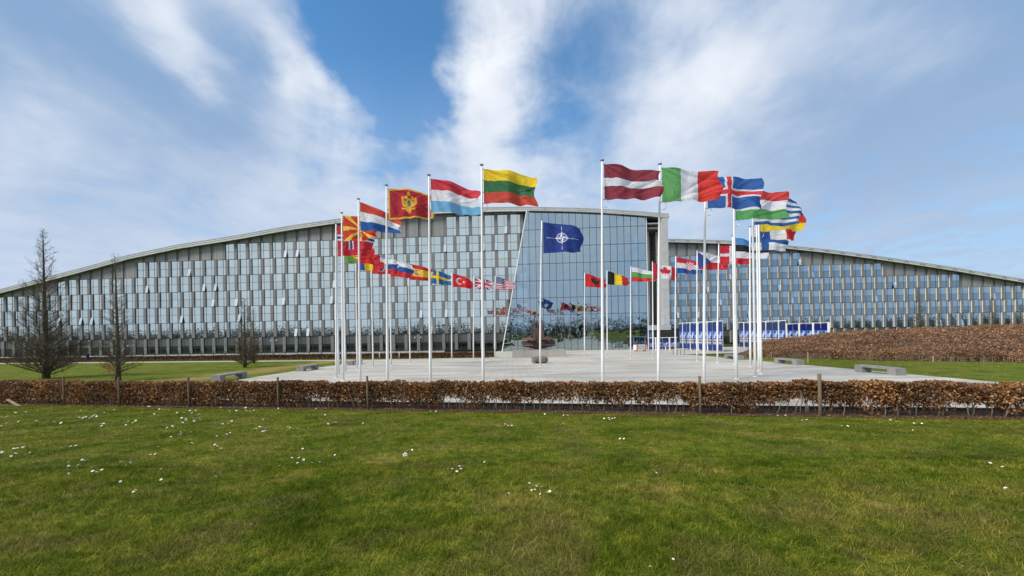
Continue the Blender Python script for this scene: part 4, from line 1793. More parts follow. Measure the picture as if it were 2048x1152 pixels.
def mound():
    xs_ = np.concatenate([np.arange(28.6, 70, .8), np.arange(70, 116, 3)])
    ds = np.concatenate([[0, .02], np.arange(.6, 31, .9)])
    V_, Fc = [], []
    for d in ds:
        for x in xs_:
            y = float(front_y(x)) + d
            h = float(mound_h(np.array(x), np.array(d))) - .12
            tip = float(np.clip((x - .612 * y) / 1.5, 0, 1))
            V_.append((x, y, gz(x, y) + (h * tip if d > 0 else -.05)))
    nx = len(xs_)
    for j in range(len(ds) - 1):
        for i in range(nx - 1):
            q = j * nx + i
            Fc.append((q, q + 1, q + nx + 1, q + nx))
    o = link(bpy.data.objects.new('mound', fast_mesh('mound', V_, Fc, M_['soil'], smooth=True)))
    o['kind'] = 'structure'
    r = np.random.default_rng(41)
    N = 250000
    x = r.uniform(0, 1, N) ** 1.0 * 62 + 28.8
    d = r.beta(.8, 1.15, N) * 22
    wall = r.uniform(0, 1, N) < .20
    d = np.where(wall, r.uniform(-.10, .25, N), d)
    y = front_y(x) + d
    tip = np.clip((x - .612 * y) / 1.5, 0, 1)
    ok = tip > .03
    x, d, y, tip, wall = x[ok], d[ok], y[ok], tip[ok], wall[ok]
    N = len(x)
    bumps = .34 * (vnoise2(x, d, 3, .9) - .5) + .30 * (vnoise2(x, d, 4, 2.6) - .5) + .2 * (vnoise2(x, d, 5, .4) - .5)
    h = (mound_h(x, np.maximum(d, 0)) + bumps) * tip
    z = np.where(wall, r.uniform(.10, 1, N) * (h + .02), h + r.normal(0, .07, N))
    ctr = np.stack([x, y, z + ground_z(x, y)], -1)
    Vv, Fc = leaf_cloud(ctr, .135, None, 42)
    c = leaf_cols(N, 43, [srgb(122, 92, 68), srgb(150, 116, 88), srgb(104, 78, 56), srgb(180, 144, 112), srgb(90, 66, 48), srgb(138, 104, 76)])
    c *= 1.12 * (.55 + .50 * vnoise2(x, d, 44, 2.2) + .45 * vnoise2(x, d, 45, .7))[:, None]
    keep = vnoise2(x, d, 46, .8) + r.uniform(0, .5, N) > .34
    ctr, c = ctr[keep], c[keep]
    Vv, Fc = leaf_cloud(ctr, .135, None, 42)
    o = link(bpy.data.objects.new('beech_cover', fast_mesh('beech_cover', Vv, Fc, M_['leaf'], face_col=c)))
    o['kind'] = 'stuff'
    # stems showing under the front face
    mb = MB()
    rr = random.Random(3)
    for k in range(260):
        x = 31 + rr.random() * 26
        y = float(front_y(x)) - .12
        z = gz(x, y)
        mb.tube([(x, y, z - .05), (x + rr.gauss(0, .06), y, z + .5)], [.018, .012], 4, cap=False)
    o = mb.obj('beech_stems', M_['stem'])
    o['kind'] = 'stuff'


mound()

# stakes in front of the mound (some braced)
MST = [(1543, 721, 704, 3, 'leftmost, braced on both sides'), (1616, 722, 704, 0, 'upright without braces behind the middle bench'), (1713.5, 723.5, 706, 1, 'braced on its left side'), (1867, 727, 712, 0, 'upright, nearest the right edge')]
for u, vb, vt, br, nm in MST:
    k = ray(u, vb).x
    Y = 40.0
    for _ in range(30):
        Y = float(front_y(k * Y)) - .35
    x = k * Y
    z0 = gz(x, Y)
    h = CZ + ray(u, vt).z * Y - z0
    t = thing('braced_stake' if br else 'stake', f'pale wooden stake in front of the brown mound, {nm}', 'stake', (x, Y, z0), 0, 'stakes along the foot of the mound')
    MB().tube([(0, 0, -.1), (0, 0, h)], [.055, .05], 7).obj('post', M_['palewood'], t)
    if br & 1:
        MB().bar((-h * .92, -.05, 0), (0, -.03, h * .72), .05).obj('brace', M_['palewood'], t)
    if br & 2:
        MB().bar((h * .98, -.05, 0), (0, -.03, h * .78), .05).obj('brace', M_['palewood'], t)


# ---------- bare trees
def bare_tree(name, label, base, h, r0, crown, nb, seed, m, low=.06, up=.55, dense=1.0, group=None, shape=1.0, twigs=1.0):
    rr = random.Random(seed)
    t = thing(name, label, 'tree', base, 0, group)
    mb = MB()
    n = 9
    px, py = 0, 0
    tr = []
    for i in range(n):
        k = i / (n - 1)
        tr.append(Vector((px, py, h * k - (.15 if i == 0 else 0))))
        px += rr.gauss(0, .012 * h / 8)
        py += rr.gauss(0, .012 * h / 8)
    mb.tube(tr, [r0 * (1 - i / (n - 1)) ** .85 + .012 + (r0 * .35 if i == 0 else 0) for i in range(n)], 9)
    mb.obj('trunk', m, t, True)

    def at(z):
        k = max(0, min(.999, z / h)) * (n - 1)
        i = int(k)
        return tr[i].lerp(tr[i + 1], k - i)
    mb = MB()
    for b in range(nb):
        k = (low + (1 - low) * (b + rr.random()) / nb)
        k = low + (1 - low) * k ** 1.45
        p = at(h * k)
        a = b * 2.399 + rr.uniform(-.5, .5)
        ln = crown * ((1 - k) ** shape) * rr.uniform(.55, 1.1) + .22
        rise = up * rr.uniform(.5, 1.3) * (.80 + .55 * k)
        rb = max(.010, r0 * .30 * (1 - k) * rr.uniform(.6, 1.1))
        pts = [p]
        d = Vector((math.cos(a), math.sin(a), rise * .7))
        m_ = 6
        for j in range(m_):
            d = d + Vector((rr.gauss(0, .20), rr.gauss(0, .20), rise * .30 + rr.gauss(0, .08)))
            pts.append(pts[-1] + d.normalized() * ln / m_)
        mb.tube(pts, [rb * (1 - j / m_) ** .8 + .005 for j in range(m_ + 1)], 4, cap=False)
        nt = int((4 + ln * 5.5) * dense * (1.3 if k < .30 else .9))
        for q in range(nt):
            kk = rr.uniform(.15, 1)
            f = kk * m_
            i = min(m_ - 1, int(f))
            p2 = pts[i].lerp(pts[i + 1], f - i)
            dd = (pts[i + 1] - pts[i]).normalized()
            sd = Vector((rr.gauss(0, 1), rr.gauss(0, 1), rr.gauss(.35, .6))).normalized()
            l2 = (.18 + .30 * ln * (1 - kk * .6)) * rr.uniform(.4, 1.1) * twigs
            e = p2 + (dd * .7 + sd * .8).normalized() * l2
            e2 = e + (dd * .5 + sd * .5 + Vector((0, 0, .5))).normalized() * l2 * .5
            mb.tube([p2, e, e2], [max(.006, rb * .30), .005, .003], 3, cap=False)
            for w in range(2):
                s2 = Vector((rr.gauss(0, 1), rr.gauss(0, 1), rr.gauss(.3, .6))).normalized()
                mb.tube([p2.lerp(e, rr.uniform(.3, 1)), e + s2 * l2 * .5], [.005, .0025], 3, cap=False)
    mb.obj('crown', m, t, True)
    return t


def tree_at(u, vb, vt, *a, Y=None, **k):
    if Y is None:
        p = on_ground(u, vb)
    else:
        r = ray(u, vb)
        p = Vector((r.x * Y, Y, gz(r.x * Y, Y)))
    h = CZ + ray(u, vt).z * p.y - p.z
    return a, p, h


def grow(u, vb, vt, name, label, r0, crown, nb, seed, m, Y=None, **k):
    _, p, h = tree_at(u, vb, vt, Y=Y)
    h *= 1.0
    bare_tree(name, label, p, h, r0, crown, nb, seed, m, **k)


grow(92, 757, 462, 'larch_tree', 'tallest bare conical tree standing behind the hedge at far left', .20, 4.1, 150, 1, M_['bark'], low=.02, up=.62, dense=1.0, shape=1.0)
grow(236, 761, 512, 'larch_tree', 'slim bare conical tree, second from the left behind the hedge', .15, 2.1, 110, 2, M_['bark'], low=.05, up=.45, dense=.8, shape=1.2)
grow(490, 735, 598, 'larch_tree', 'small bare conical tree on the lawn before the office wing', .15, 2.0, 105, 3, M_['bark'], low=.03, up=.5, dense=1.1, shape=1.0)
grow(508, 726.5, 618, 'larch_tree', 'small bare tree just behind another on the left lawn', .13, 1.9, 90, 4, M_['bark'], low=.03, up=.5, dense=1.0, shape=1.0)
grow(684, 724, 640, 'young_tree', 'thin young bare tree hidden behind the leftmost flagpoles', .10, .9, 40, 5, M_['bark'], low=.3, up=.5, dense=.6)
grow(1840, 690, 573, 'larch_tree', 'pale trunked bare tree behind the crest of the brown mound', .27, 1.8, 110, 6, M_['bark'], Y=66, low=.08, up=.4, dense=1.2)
grow(1880, 690, 612, 'young_tree', 'faint small bare tree right of the pale trunk behind the mound', .12, 1.8, 70, 7, M_['bark'], Y=74, low=.15, up=.5, dense=.7)
grow(1986, 690, 596, 'larch_tree', 'bare twiggy tree behind the mound near the right edge', .17, 2.2, 110, 8, M_['bark'], Y=70, low=.1, up=.4, dense=1.0)
grow(2042, 690, 610, 'larch_tree', 'bushy bare tree cut by the right edge behind the mound', .16, 2.4, 90, 9, M_['bark'], Y=66, low=.1, up=.4, dense=1.2)


# a few orange beech leaves left of the second tree's foot
p = on_ground(224, 758)
mb = MB()
rr = random.Random(8)
t = thing('beech_sapling', 'little sapling with orange dry leaves at the foot of the slim tree', 'sapling', p)
for k in range(7):
    a = rr.uniform(0, 6.28)
    mb.tube([(0, 0, -.05), (math.cos(a) * .25, math.sin(a) * .1, .5), (math.cos(a) * .5, math.sin(a) * .2, 1.0 + rr.random() * .2)], [.012, .008, .004], 4, cap=False)
mb.obj('stem', M_['stem'], t)
n = 160
r = np.random.default_rng(6)
ctr = np.stack([r.normal(0, .32, n), r.normal(0, .2, n), r.uniform(.55, 1.15, n)], -1)
Vv, Fc = leaf_cloud(ctr, .10, None, 9)
o = link(bpy.data.objects.new('foliage', fast_mesh('foliage', Vv, Fc, M_['leaf'], face_col=leaf_cols(n, 3, [srgb(200, 110, 50), srgb(170, 84, 40)]))), t)
o['kind'] = 'stuff'

# woodland behind the viewpoint: it shows as the dark treeline in the glass
r = np.random.default_rng(51)
N = 150000
x = r.uniform(-460, 420, N)
top = 4.5 + 4.5 * vnoise(x, 1, 14) + 5 * vnoise(x, 2, 4)
t = r.beta(.75, 2.6, N)
z = t * top
y = -38 - r.uniform(0, 24, N)
ctr = np.stack([x, y, z + 1.5], -1)
Vv, Fc = leaf_cloud(ctr, .7, None, 52)
c = leaf_cols(N, 53, [srgb(70, 70, 60), srgb(84, 80, 68), srgb(60, 68, 56)])
o = link(bpy.data.objects.new('woodland', fast_mesh('woodland', Vv, Fc, M_['wood_far'], face_col=c)))
o['kind'] = 'stuff'

# white specks of daisies far off in the right-hand lawn
r = np.random.default_rng(61)
N = 420
x = r.uniform(26.5, 46, N)
y = r.uniform(21, 38, N)
ok = (y < np.interp(x, [p[0] for p in FRONT], [p[1] for p in FRONT]) - .8) & (vnoise(x * 1.3 + y * .8, 62, .9) > .45)
x, y = x[ok], y[ok]
ctr = np.stack([x, y, ground_z(x, y) + .05], -1)
Vv, Fc = leaf_cloud(ctr, .05, None, 63, k=1.0)
o = link(bpy.data.objects.new('lawn_daisies', fast_mesh('lawn_daisies', Vv, Fc, M_['leaf'], face_col=np.full((len(x), 3), .8))))
o['kind'] = 'stuff'
# ------------------------------------------------------------------ things on the plaza
def bench(u, v, label, rz=0.0, ln=2.9):
    p = on_ground(u, v)
    t = thing('bench', label, 'bench', p + Vector((0, 0, .03)), rz, 'concrete benches round the plaza')
    w = .34
    MB().box(-w, w, 0, ln, .34, .47).obj('seat', M_['concrete'], t)
    lg = MB().box(-w + .004, w - .004, 0, .55, -.03, .338).mesh('leg', M_['concrete'])
    put('leg', lg, t, (0, .004, 0))
    put('leg', lg, t, (0, ln - .554, 0))
    return t


bench(1802, 752, 'grey concrete bench on the right lawn edge, nearest the front hedge')
bench(1601, 731, 'grey concrete bench in front of the brown mound, middle one on the right')
bench(1482, 720.5, 'grey concrete bench half hidden behind the right flagpoles', ln=2.7)
bench(431, 764, 'grey concrete bench at the left plaza edge, partly behind the front hedge')
bench(599.5, 743.5, 'grey concrete bench on the left plaza edge, middle of the three there')
bench(699.5, 731, 'small far grey concrete bench seen between the left flagpoles')

# granite wall
a, b = on_ground(1026, 715.5), on_ground(1136.5, 715.5)
t = thing('low_wall', 'low pale granite wall in front of the rusty sculpture', 'wall', (a.x, a.y, a.z))
Lw = b.x - a.x
MB().box(0, Lw, 0, .6, -.1, 1.02).obj('wall_body', M_['granite'], t)
MB().box(-.02, Lw + .02, -.02, .62, 1.022, 1.09).obj('coping', M_['granite'], t)
MB().box(-.035, -.003, .0, .58, -.1, 1.0).obj('end_plate', M_['column'], t)
MB().box(Lw + .003, Lw + .035, .0, .58, -.1, 1.0).obj('end_plate', M_['column'], t)

# boulder
import bmesh
from mathutils import noise as mnoise


def lump(name, sx, sy, sz, seed, m, sub=4, rough=.22, flat=.85):
    bm = bmesh.new()
    bmesh.ops.create_icosphere(bm, subdivisions=sub, radius=1)
    for v in bm.verts:
        n = mnoise.fractal(v.co * 1.3 + Vector((seed, 0, 0)), .8, 2.1, 5)
        c = v.co.copy()
        c = Vector([math.copysign(abs(q) ** flat, q) for q in c])
        v.co = c * (1 + rough * n)
        v.co = Vector((v.co.x * sx, v.co.y * sy, v.co.z * sz))
    me = bpy.data.meshes.new(name)
    bm.to_mesh(me)
    bm.free()
    me.materials.append(m)
    return me


g = on_ground(1080, 727)
t = thing('boulder', 'rough grey boulder resting on small blocks behind the middle flagpole', 'boulder', g)
put('stone', lump('stone', .90, .60, .36, 3.3, M_['boulder'], 4, .20, .62), t, (0, 0, .46))
MB().box(-.45, .5, -.2, .3, 0, .16).obj('support_block', M_['black'], t)

# rusty sculpture: plain upright and level blades
p = on_ground(1077, 711.5)
t = thing('sculpture', 'rust brown steel sculpture of upright and level blades behind the granite wall', 'sculpture', p)
pm_ = 760.0 / p.y
hz_ = lambda v: CZ + ray(1077, v).z * p.y - p.z
for sx, u0, u1, u2, lean in ((-1, 1065.5, 1072, 1070.5, 0), (1, 1079.5, 1089, 1083.5, 0)):
    xa, xb, xt = (u0 - 1077) / pm_, (u1 - 1077) / pm_, (u2 - 1077) / pm_
    zb, zt = hz_(679), hz_(634)
    mb = MB()
    mb.add([(xa, -.5, zb), (xb, -.5, zb), (xb, .6, zb), (xa, .6, zb), (xt - .05, -.04, zt), (xt + .05, -.04, zt), (xt + .05, .04, zt), (xt - .05, .04, zt)],
           [(3, 2, 1, 0), (4, 5, 6, 7), (0, 1, 5, 4), (1, 2, 6, 5), (2, 3, 7, 6), (3, 0, 4, 7)])
    mb.obj('upright_blade', M_['rust'], t)
for u0, u1, v0, v1, v2 in ((1038.5, 1071, 679.5, 673.5, 680), (1116, 1082, 678, 673, 679.5)):
    xa, xb = (u0 - 1077) / pm_, (u1 - 1077) / pm_
    z0, z1, z2 = hz_(v0), hz_(v1), hz_(v2)
    mb = MB()
    s_ = 1 if xb > xa else -1
    mb.add([(xa, 0, z0), (xb, -1.4, z2), (xb, 1.4, z2), (xb - s_ * .9, 0, z1 + .1)], [(0, 1, 3), (0, 3, 2), (1, 2, 3), (0, 2, 1)])
    mb.obj('level_blade', M_['rust'], t)
    z3, z4 = hz_(691), hz_(697.5)
    mb = MB()
    mb.add([(xa, 0, z3), (xb, -1.2, z3), (xb, 1.2, z3), (xb, -.3, z4), (xb, .3, z4)], [(0, 1, 2), (0, 3, 1), (0, 2, 4), (0, 4, 3), (1, 3, 4, 2)])
    mb.obj('lower_blade', M_['rust'], t)
MB().box((1071 - 1077) / pm_, (1082 - 1077) / pm_, -.35, .45, hz_(698), hz_(656)).obj('core', M_['rust'], t)
MB().box((1044 - 1077) / pm_, (1111 - 1077) / pm_, -.3, .35, hz_(689.5), hz_(681.5)).obj('cross_beam', M_['rust'], t)
MB().box((1056 - 1077) / pm_, (1099 - 1077) / pm_, -.8, .8, 0, hz_(698)).obj('pedestal', M_['boulder'], t)

# wheeled white generator cart by the entrance
p = on_ground(1282.5, 702.8)
t = thing('equipment_cart', 'white box cart with grey sheet front and orange corner straps by the entrance', 'cart', p)
k = p.y / 760.0
w, h = 22.5 * k / 2, 13.2 * k
MB().box(-w, w, 0, 1.3, .22, h).obj('body', M_['white'], t)
MB().box(-w * .62, w * .66, -.03, -.003, .34, h - .02).obj('sheet', M_['tarp'], t)
for x in (-w * .72, w * .78):
    MB().box(x - .10, x + .10, -.06, -.004, .0, h + .10).obj('corner_strap', M_['orange'], t)
    MB().box(x - .16, x + .16, .2, 1.1, .0, .215).obj('foot', M_['black'], t)
    MB().tube([(x, .3, h), (x, .3, h + .30)], [.04, .04], 6).obj('lamp_stem', M_['black'], t)
    MB().box(x - .26, x + .20, .15, .42, h + .30, h + .42).obj('lamp_head', M_['steel'], t)


# ---------- banner stands
BLU = srgb(44, 66, 134)


def banner_mesh(name, w, h, field, seed):
    rr = random.Random(seed)
    nx, ny = 20, 64
    cs, ct = np.meshgrid((np.arange(nx) + .5) / nx, (np.arange(ny) + .5) / ny)
    x, y = cs.ravel(), ct.ravel()
    c = np.tile(np.array(field) * .85, (len(x), 1))
    pic = (y > .31) & (y < .58) & (x > .04) & (x < .96)
    yy = (y - .31) / .27
    c[pic] = np.array(srgb(92, 126, 196))
    c[pic & ell(x, yy, .34 + rr.uniform(-.05, .05), .24, .13, .20)] = srgb(46, 56, 100)
    c[pic & poly_in(x, yy, [(.05, 1), (.12, .55), (.45, .42), (.62, .62), (.70, 1)])] = srgb(140, 156, 208)
    c[pic & poly_in(x, yy, [(.40, .85), (.52, .40), (.62, .12), (.74, .10), (.72, .45), (.86, .42), (.66, .66), (.58, 1)])] = srgb(190, 204, 236)
    c[pic & (x > .72) & (yy > .6)] = srgb(40, 60, 120)
    for k, (y0, y1) in enumerate(((.61, .655), (.67, .685), (.70, .712), (.725, .765), (.785, .80))):
        band = (y > y0) & (y < y1) & (x > .08) & (x < .92 - .12 * (k % 2))
        c[band] = srgb(196, 196, 180) if k in (0, 3) else srgb(150, 156, 176)
        c[band & (((x * 17 + k * 3) % 2.3) < .35)] = srgb(70, 80, 110)
    c[(y > .822) & (y < .835)] = srgb(150, 164, 204)
    s = np.linspace(0, 1, nx + 1)
    t = np.linspace(0, 1, ny + 1)
    S, T = np.meshgrid(s, t)
    V_ = np.stack([S * w, .03 * np.sin(S * 5 + seed) * np.sin(T * 3.1), h * (1 - T)], -1).reshape(-1, 3)
    i = (np.arange(ny)[:, None] * (nx + 1) + np.arange(nx)[None]).ravel()
    Fc = np.stack([i, i + nx + 1, i + nx + 2, i + 1], 1)
    return fast_mesh(name, V_, Fc, M_['print'], face_col=c)


def banner_stand(x, y0, n, w, h, label, field, thick_every=2, rz=R(-90), lift=.28, post_w=.17, skip=()):
    """n hanging banners side by side; local +x runs along the row"""
    t = thing('banner_stand', label, 'banner stand', (x, y0, gz(x, y0)), rz, 'blue banner stands beside the mound')
    d = Vector((math.cos(rz), math.sin(rz), 0))
    for k in range(n + 1):
        g = gz(x + d.x * k * w, y0 + d.y * k * w) - gz(x, y0)
        thick = (k % thick_every) == 1
        r_ = post_w if thick else .035
        MB().box(k * w - r_ / 2, k * w + r_ / 2, -.1 if thick else .0, .1 if thick else .05, g - .05, h + .02).obj('post', M_['white'], t)
        if k < n:
            put('banner', banner_mesh('banner', w - .10, h - lift - .2 - g, field, k), t, (k * w + .05, -.03, g + lift))
            if k % 2 == 0:
                MB().box(k * w + .06, k * w + w - .06, .0, .03, g + .16, g + .20).obj('bottom_rail', M_['steel'], t)
    MB().box(-.2, n * w + .2, -.06, .06, h + .022, h + .12).obj('top_rail', M_['white'], t)
    return t


BS = 5.35
banner_stand(34.8, 79.0, 10, 1.62, BS, 'first row of blue picture banners on white posts, nearest the entrance', srgb(44, 66, 130))
banner_stand(48.3, 80.8, 8, 1.72, BS, 'middle row of slate blue picture banners beside the mound', srgb(52, 68, 112))
banner_stand(70.0, 99.0, 7, 2.15, BS, 'third row of deep blue picture banners rising behind the mound', srgb(24, 36, 118), post_w=.5)
p = on_ground(1297.5, 701.8)
banner_stand(p.x, p.y, 4, 1.34, 2.45, 'low frontal row of four blue banners beside the glass hall', srgb(42, 56, 110), rz=0.0, lift=.3, post_w=.26)

# bollards
bo = MB().lathe([(.07, 0), (.07, .95), (.05, .99), (.0, 1.0)], 10).mesh('bollard', M_['white'], True)
for u, v, nm in ((759.3, 717.3, 'left one of two before the low hedge'), (798.6, 717, 'right one of two before the low hedge'), (1331.5, 706, 'alone in front of the entrance banners'), (1415.5, 705, 'close to the first row of banners')):
    o = put('bollard', bo, None, on_ground(u, v))
    tag(o, f'small white bollard, {nm}', 'bollard', 'white bollards')
# cycle hoops
hp = MB().tube([(0, 0, 0), (0, 0, .7), (.06, 0, .78), (.5, 0, .78), (.56, 0, .7), (.56, 0, 0)], [.025] * 6, 6).mesh('cycle_hoop', M_['steel'], True)
for k, u in enumerate((1346, 1354, 1361, 1368)):
    o = put('cycle_hoop', hp, None, on_ground(u, 710.5), (0, 0, R(60)))
    tag(o, 'thin steel cycle hoop in a short row left of the first banner row', 'cycle stand', 'steel cycle hoops')

# camera masts in front of the office wing
CC = [(548, 680, 82, 'second from the left, before the long office wing', True), (262.5, 691, 86, 'at far left behind the slim tree', False), (836, 674, 80, 'between the flagpoles left of the glass hall', True)]
for u, v, Y, nm, dbl in CC:
    r_ = ray(u, v)
    x = r_.x * Y
    z0 = gz(x, Y)
    h = CZ + r_.z * Y - z0
    t = thing('camera_mast', f'slim grey mast with white security cameras, {nm}', 'camera mast', (x, Y, z0), 0, 'security camera masts')
    MB().tube([(0, 0, -.1), (0, 0, h + .15)], [.09, .07], 8).obj('mast', M_['steel'], t)
    for sx in ((-1, 1) if dbl else (-1,)):
        MB().tube([(0, 0, h), (sx * .45, -.05, h + .06), (sx * .62, -.1, h)], [.03, .03, .03], 5).obj('arm', M_['steel'], t)
        MB().tube([(sx * .62, -.1, h + .02), (sx * .62, -.1, h - .12), (sx * .62, -.1, h - .26)], [.10, .13, .05], 8).obj('camera_head', M_['white'], t)

# ---------- a person walking on the path
def person():
    u, Y = 175, 66.5
    x = ray(u, 716).x * Y
    z0 = gz(x, Y) + .03
    root = thing('person', 'person in dark blue coat walking along the path at far left', 'person', (x, Y, z0), R(75))
    J = {'pelvis': (0, 0, .93), 'waist': (0, -.02, 1.08), 'chest': (0, -.06, 1.32), 'neck': (0, -.09, 1.47), 'head': (0, -.12, 1.60), 'crown': (0, -.12, 1.72),
         'hipL': (.10, 0, .88), 'kneeL': (.10, -.22, .50), 'ankL': (.10, -.24, .09), 'toeL': (.10, -.42, .04),
         'hipR': (-.10, 0, .88), 'kneeR': (-.10, .05, .48), 'ankR': (-.10, .28, .14), 'toeR': (-.10, .18, .03),
         'shL': (.19, -.06, 1.39), 'elL': (.25, .10, 1.13), 'haL': (.23, -.02, .88), 'fiL': (.22, -.06, .78),
         'shR': (-.19, -.06, 1.39), 'elR': (-.25, -.10, 1.12), 'haR': (-.22, -.30, .98), 'fiR': (-.21, -.38, .93)}
    E = [('pelvis', 'waist'), ('waist', 'chest'), ('chest', 'neck'), ('neck', 'head'), ('head', 'crown'), ('pelvis', 'hipL'), ('hipL', 'kneeL'), ('kneeL', 'ankL'), ('ankL', 'toeL'),
         ('pelvis', 'hipR'), ('hipR', 'kneeR'), ('kneeR', 'ankR'), ('ankR', 'toeR'), ('chest', 'shL'), ('shL', 'elL'), ('elL', 'haL'), ('haL', 'fiL'), ('chest', 'shR'), ('shR', 'elR'), ('elR', 'haR'), ('haR', 'fiR')]
    rad = {'pelvis': (.17, .13), 'waist': (.16, .12), 'chest': (.19, .13), 'neck': (.06, .06), 'head': (.095, .11), 'crown': (.05, .06), 'hip': (.10, .10), 'knee': (.065, .065), 'ank': (.05, .05), 'toe': (.04, .035), 'sh': (.085, .085), 'el': (.058, .058), 'ha': (.042, .04), 'fi': (.03, .02)}
    ks = list(J)
    me = bpy.data.meshes.new('body')
    me.from_pydata([J[k] for k in ks], [(ks.index(a), ks.index(b)) for a, b in E], [])
    o = link(bpy.data.objects.new('body', me), root)
    sk = o.modifiers.new('skin', 'SKIN')
    lay = me.skin_vertices.new() if len(me.skin_vertices) == 0 else me.skin_vertices[0]
    for i, k in enumerate(ks):
        q = rad.get(k) or rad[k[:-1]]
        lay.data[i].radius = q
    lay.data[0].use_root = True
    ss = o.modifiers.new('sub', 'SUBSURF')
    ss.levels = ss.render_levels = 2
    dk = mat('navy_cloth', (.022, .028, .050), .85, .15, 6)
    me.materials.append(dk)
    skn = mat('skin', (.42, .26, .19), .6, .05, 6)
    put('face', lump('face', .085, .06, .11, 1.0, skn, 3, .05, 1), root, (0, -.185, 1.60))
    put('hair', lump('hair', .105, .115, .10, 2.0, mat('dark_hair', (.03, .02, .015), .8, .2, 9), 3, .06, 1), root, (0, -.105, 1.67))
    mb = MB()
    mb.lathe([(.19, .72), (.20, .95), (.175, 1.1), (.20, 1.32), (.12, 1.46)], 14)
    o = mb.obj('coat', dk, root, True)
    o.scale = (1, .78, 1)
    o.location = (0, -.02, 0)


person()

# ---------- daisies and the white scrap in the front lawn
Z1 = [(90,45),(10,125),(35,120),(80,100),(95,92),(95,118),(120,95),(133,97),(160,112),(190,140),(5,170),(35,155),(95,147),(262,157),(312,155),(405,125),(377,147),(413,88),(440,122),(458,130),(470,122),(480,115),(490,110),(495,120),(533,100),(560,87),(585,85),(515,160),(520,170),(530,158),(630,155),(645,165),(675,158),(682,153),(695,143),(740,120),(680,72),(763,78),(760,68),(795,64),(790,108),(815,82),(840,84),(862,84),(920,95),(940,100),(958,90),(972,90),(965,108),(985,105),(1020,108),(945,128),(952,131),(975,128),(990,130),(1000,140),(992,145),(935,153),(1025,140),(855,180),(870,182),(890,178),(905,175),(910,182),(875,228),(915,218),(925,213),(978,203),(968,238),(975,260),(1110,225),(1115,268),(1100,270),(1112,278),(1178,207),(1140,160),(1160,155),(1125,72),(1150,70),(1175,92),(1210,90),(1240,92),(1260,90),(1280,92),(1300,88),(1258,73),(1275,72),(1315,142),(1330,142),(1345,138),(1360,138),(1383,125),(1425,78),(1330,175),(1310,185),(1340,195),(1355,197),(1360,188),(1485,180),(1550,197),(1582,190),(1550,292),(1640,118),(1655,115),(1665,112),(1680,160),(1735,148),(1740,165),(1858,157),(1597,78),(1897,88),(5,300),(10,310),(70,290),(85,288),(95,285),(120,280),(65,330),(90,318),(153,312),(85,390),(308,340),(350,362),(420,350),(433,352),(352,382),(400,378),(440,380),(460,332),(352,423),(475,410),(495,415),(522,403),(362,278),(388,275),(437,253),(575,233),(618,360),(645,380),(668,365),(735,323),(770,323),(795,320),(810,280),(825,398),(865,385),(898,395),(825,455),(617,465),(583,463),(718,473),(683,520),(695,510),(755,510),(1105,438),(1230,384),(1257,367),(1432,382),(1495,340),(1530,340),(1523,367),(1555,350),(1575,370),(1598,365),(1637,362),(1703,338),(1715,325),(1285,692)]
Z2 = [(100,44),(118,44),(345,87),(355,92),(367,92),(463,53),(475,53),(537,57),(550,57),(515,88),(525,88),(535,86),(632,62),(670,68),(685,66),(697,68),(705,66),(688,72),(735,137),(722,137),(930,56),(1005,76),(1043,78),(1145,56),(1240,58),(1255,56),(1265,58),(1270,62),(1295,70),(1305,73),(1320,74),(1335,72),(1355,73),(1352,56),(1450,93),(1470,94),(1560,137),(1610,73),(1630,78),(1687,84),(1713,85),(1683,108),(1937,220),(1977,233),(2013,216),(1987,305),(2020,59),(2033,60),(2045,61),(157,239),(172,239),(187,248),(195,230),(205,230),(200,239),(262,214),(277,216),(357,323),(393,327),(415,313),(425,288),(432,312),(443,310),(448,297),(465,300),(485,319),(492,316),(460,325),(842,253),(897,547),(822,572),(1847,571),(40,175),(38,184)]
PT = [(x / 2.56, 790 + y / 2.56) for x, y in Z1] + [(800 + x / 1.641, 800 + y / 1.641) for x, y in Z2]
dz = []
rr = random.Random(17)
m_pet = mat('daisy_petal', (.82, .82, .80), .6, .03, 30)
m_eye = mat('daisy_eye', (.75, .50, .03), .7, .1, 60)
for k in range(4):
    mb = MB()
    n = 13
    for j in range(n):
        a = 2 * math.pi * j / n + rr.uniform(-.08, .08)
        ca, sa = math.cos(a), math.sin(a)
        w = .0034
        R_ = .0145 * rr.uniform(.9, 1.1)
        mb.add([(ca * .003 - sa * w * .5, sa * .003 + ca * w * .5, 0), (ca * R_ * .75 - sa * w, sa * R_ * .75 + ca * w, .0016), (ca * R_, sa * R_, .001), (ca * R_ * .75 + sa * w, sa * R_ * .75 - ca * w, .0016), (ca * .003 + sa * w * .5, sa * .003 - ca * w * .5, 0)], [(0, 1, 2, 3, 4)], 0)
    mb.lathe([(.0048, .000), (.0046, .0022), (.002, .0034)], 8, 1)
    mb.tube([(0, 0, 0), (.003, .002, -.03), (.006, .003, -.07)], [.0011, .0011, .001], 4, 2)
    dz.append(mb.mesh('daisy', [m_pet, m_eye, M_['blade']]))
CLUST = [(1060, 988, 55, 18, 'in the low centre clump right of middle'), (913, 942, 40, 14, 'in the small clump right of the paper scrap'), (825, 908, 14, 8, 'right beside the white paper scrap'),
         (1590, 840, 45, 8, 'in the clump at the hedge below the thick stake'), (1215, 841, 22, 6, 'in the clump near the hedge right of centre'), (380, 835, 40, 16, 'in the dense patch below the third stake'), (490, 826, 60, 8, 'in the row close to the left hedge'), (165, 930, 50, 28, 'in the loose clump at far left'), (278, 992, 22, 10, 'in the group of three at lower left'), (620, 930, 50, 14, 'in the loose row left of the paper scrap')]
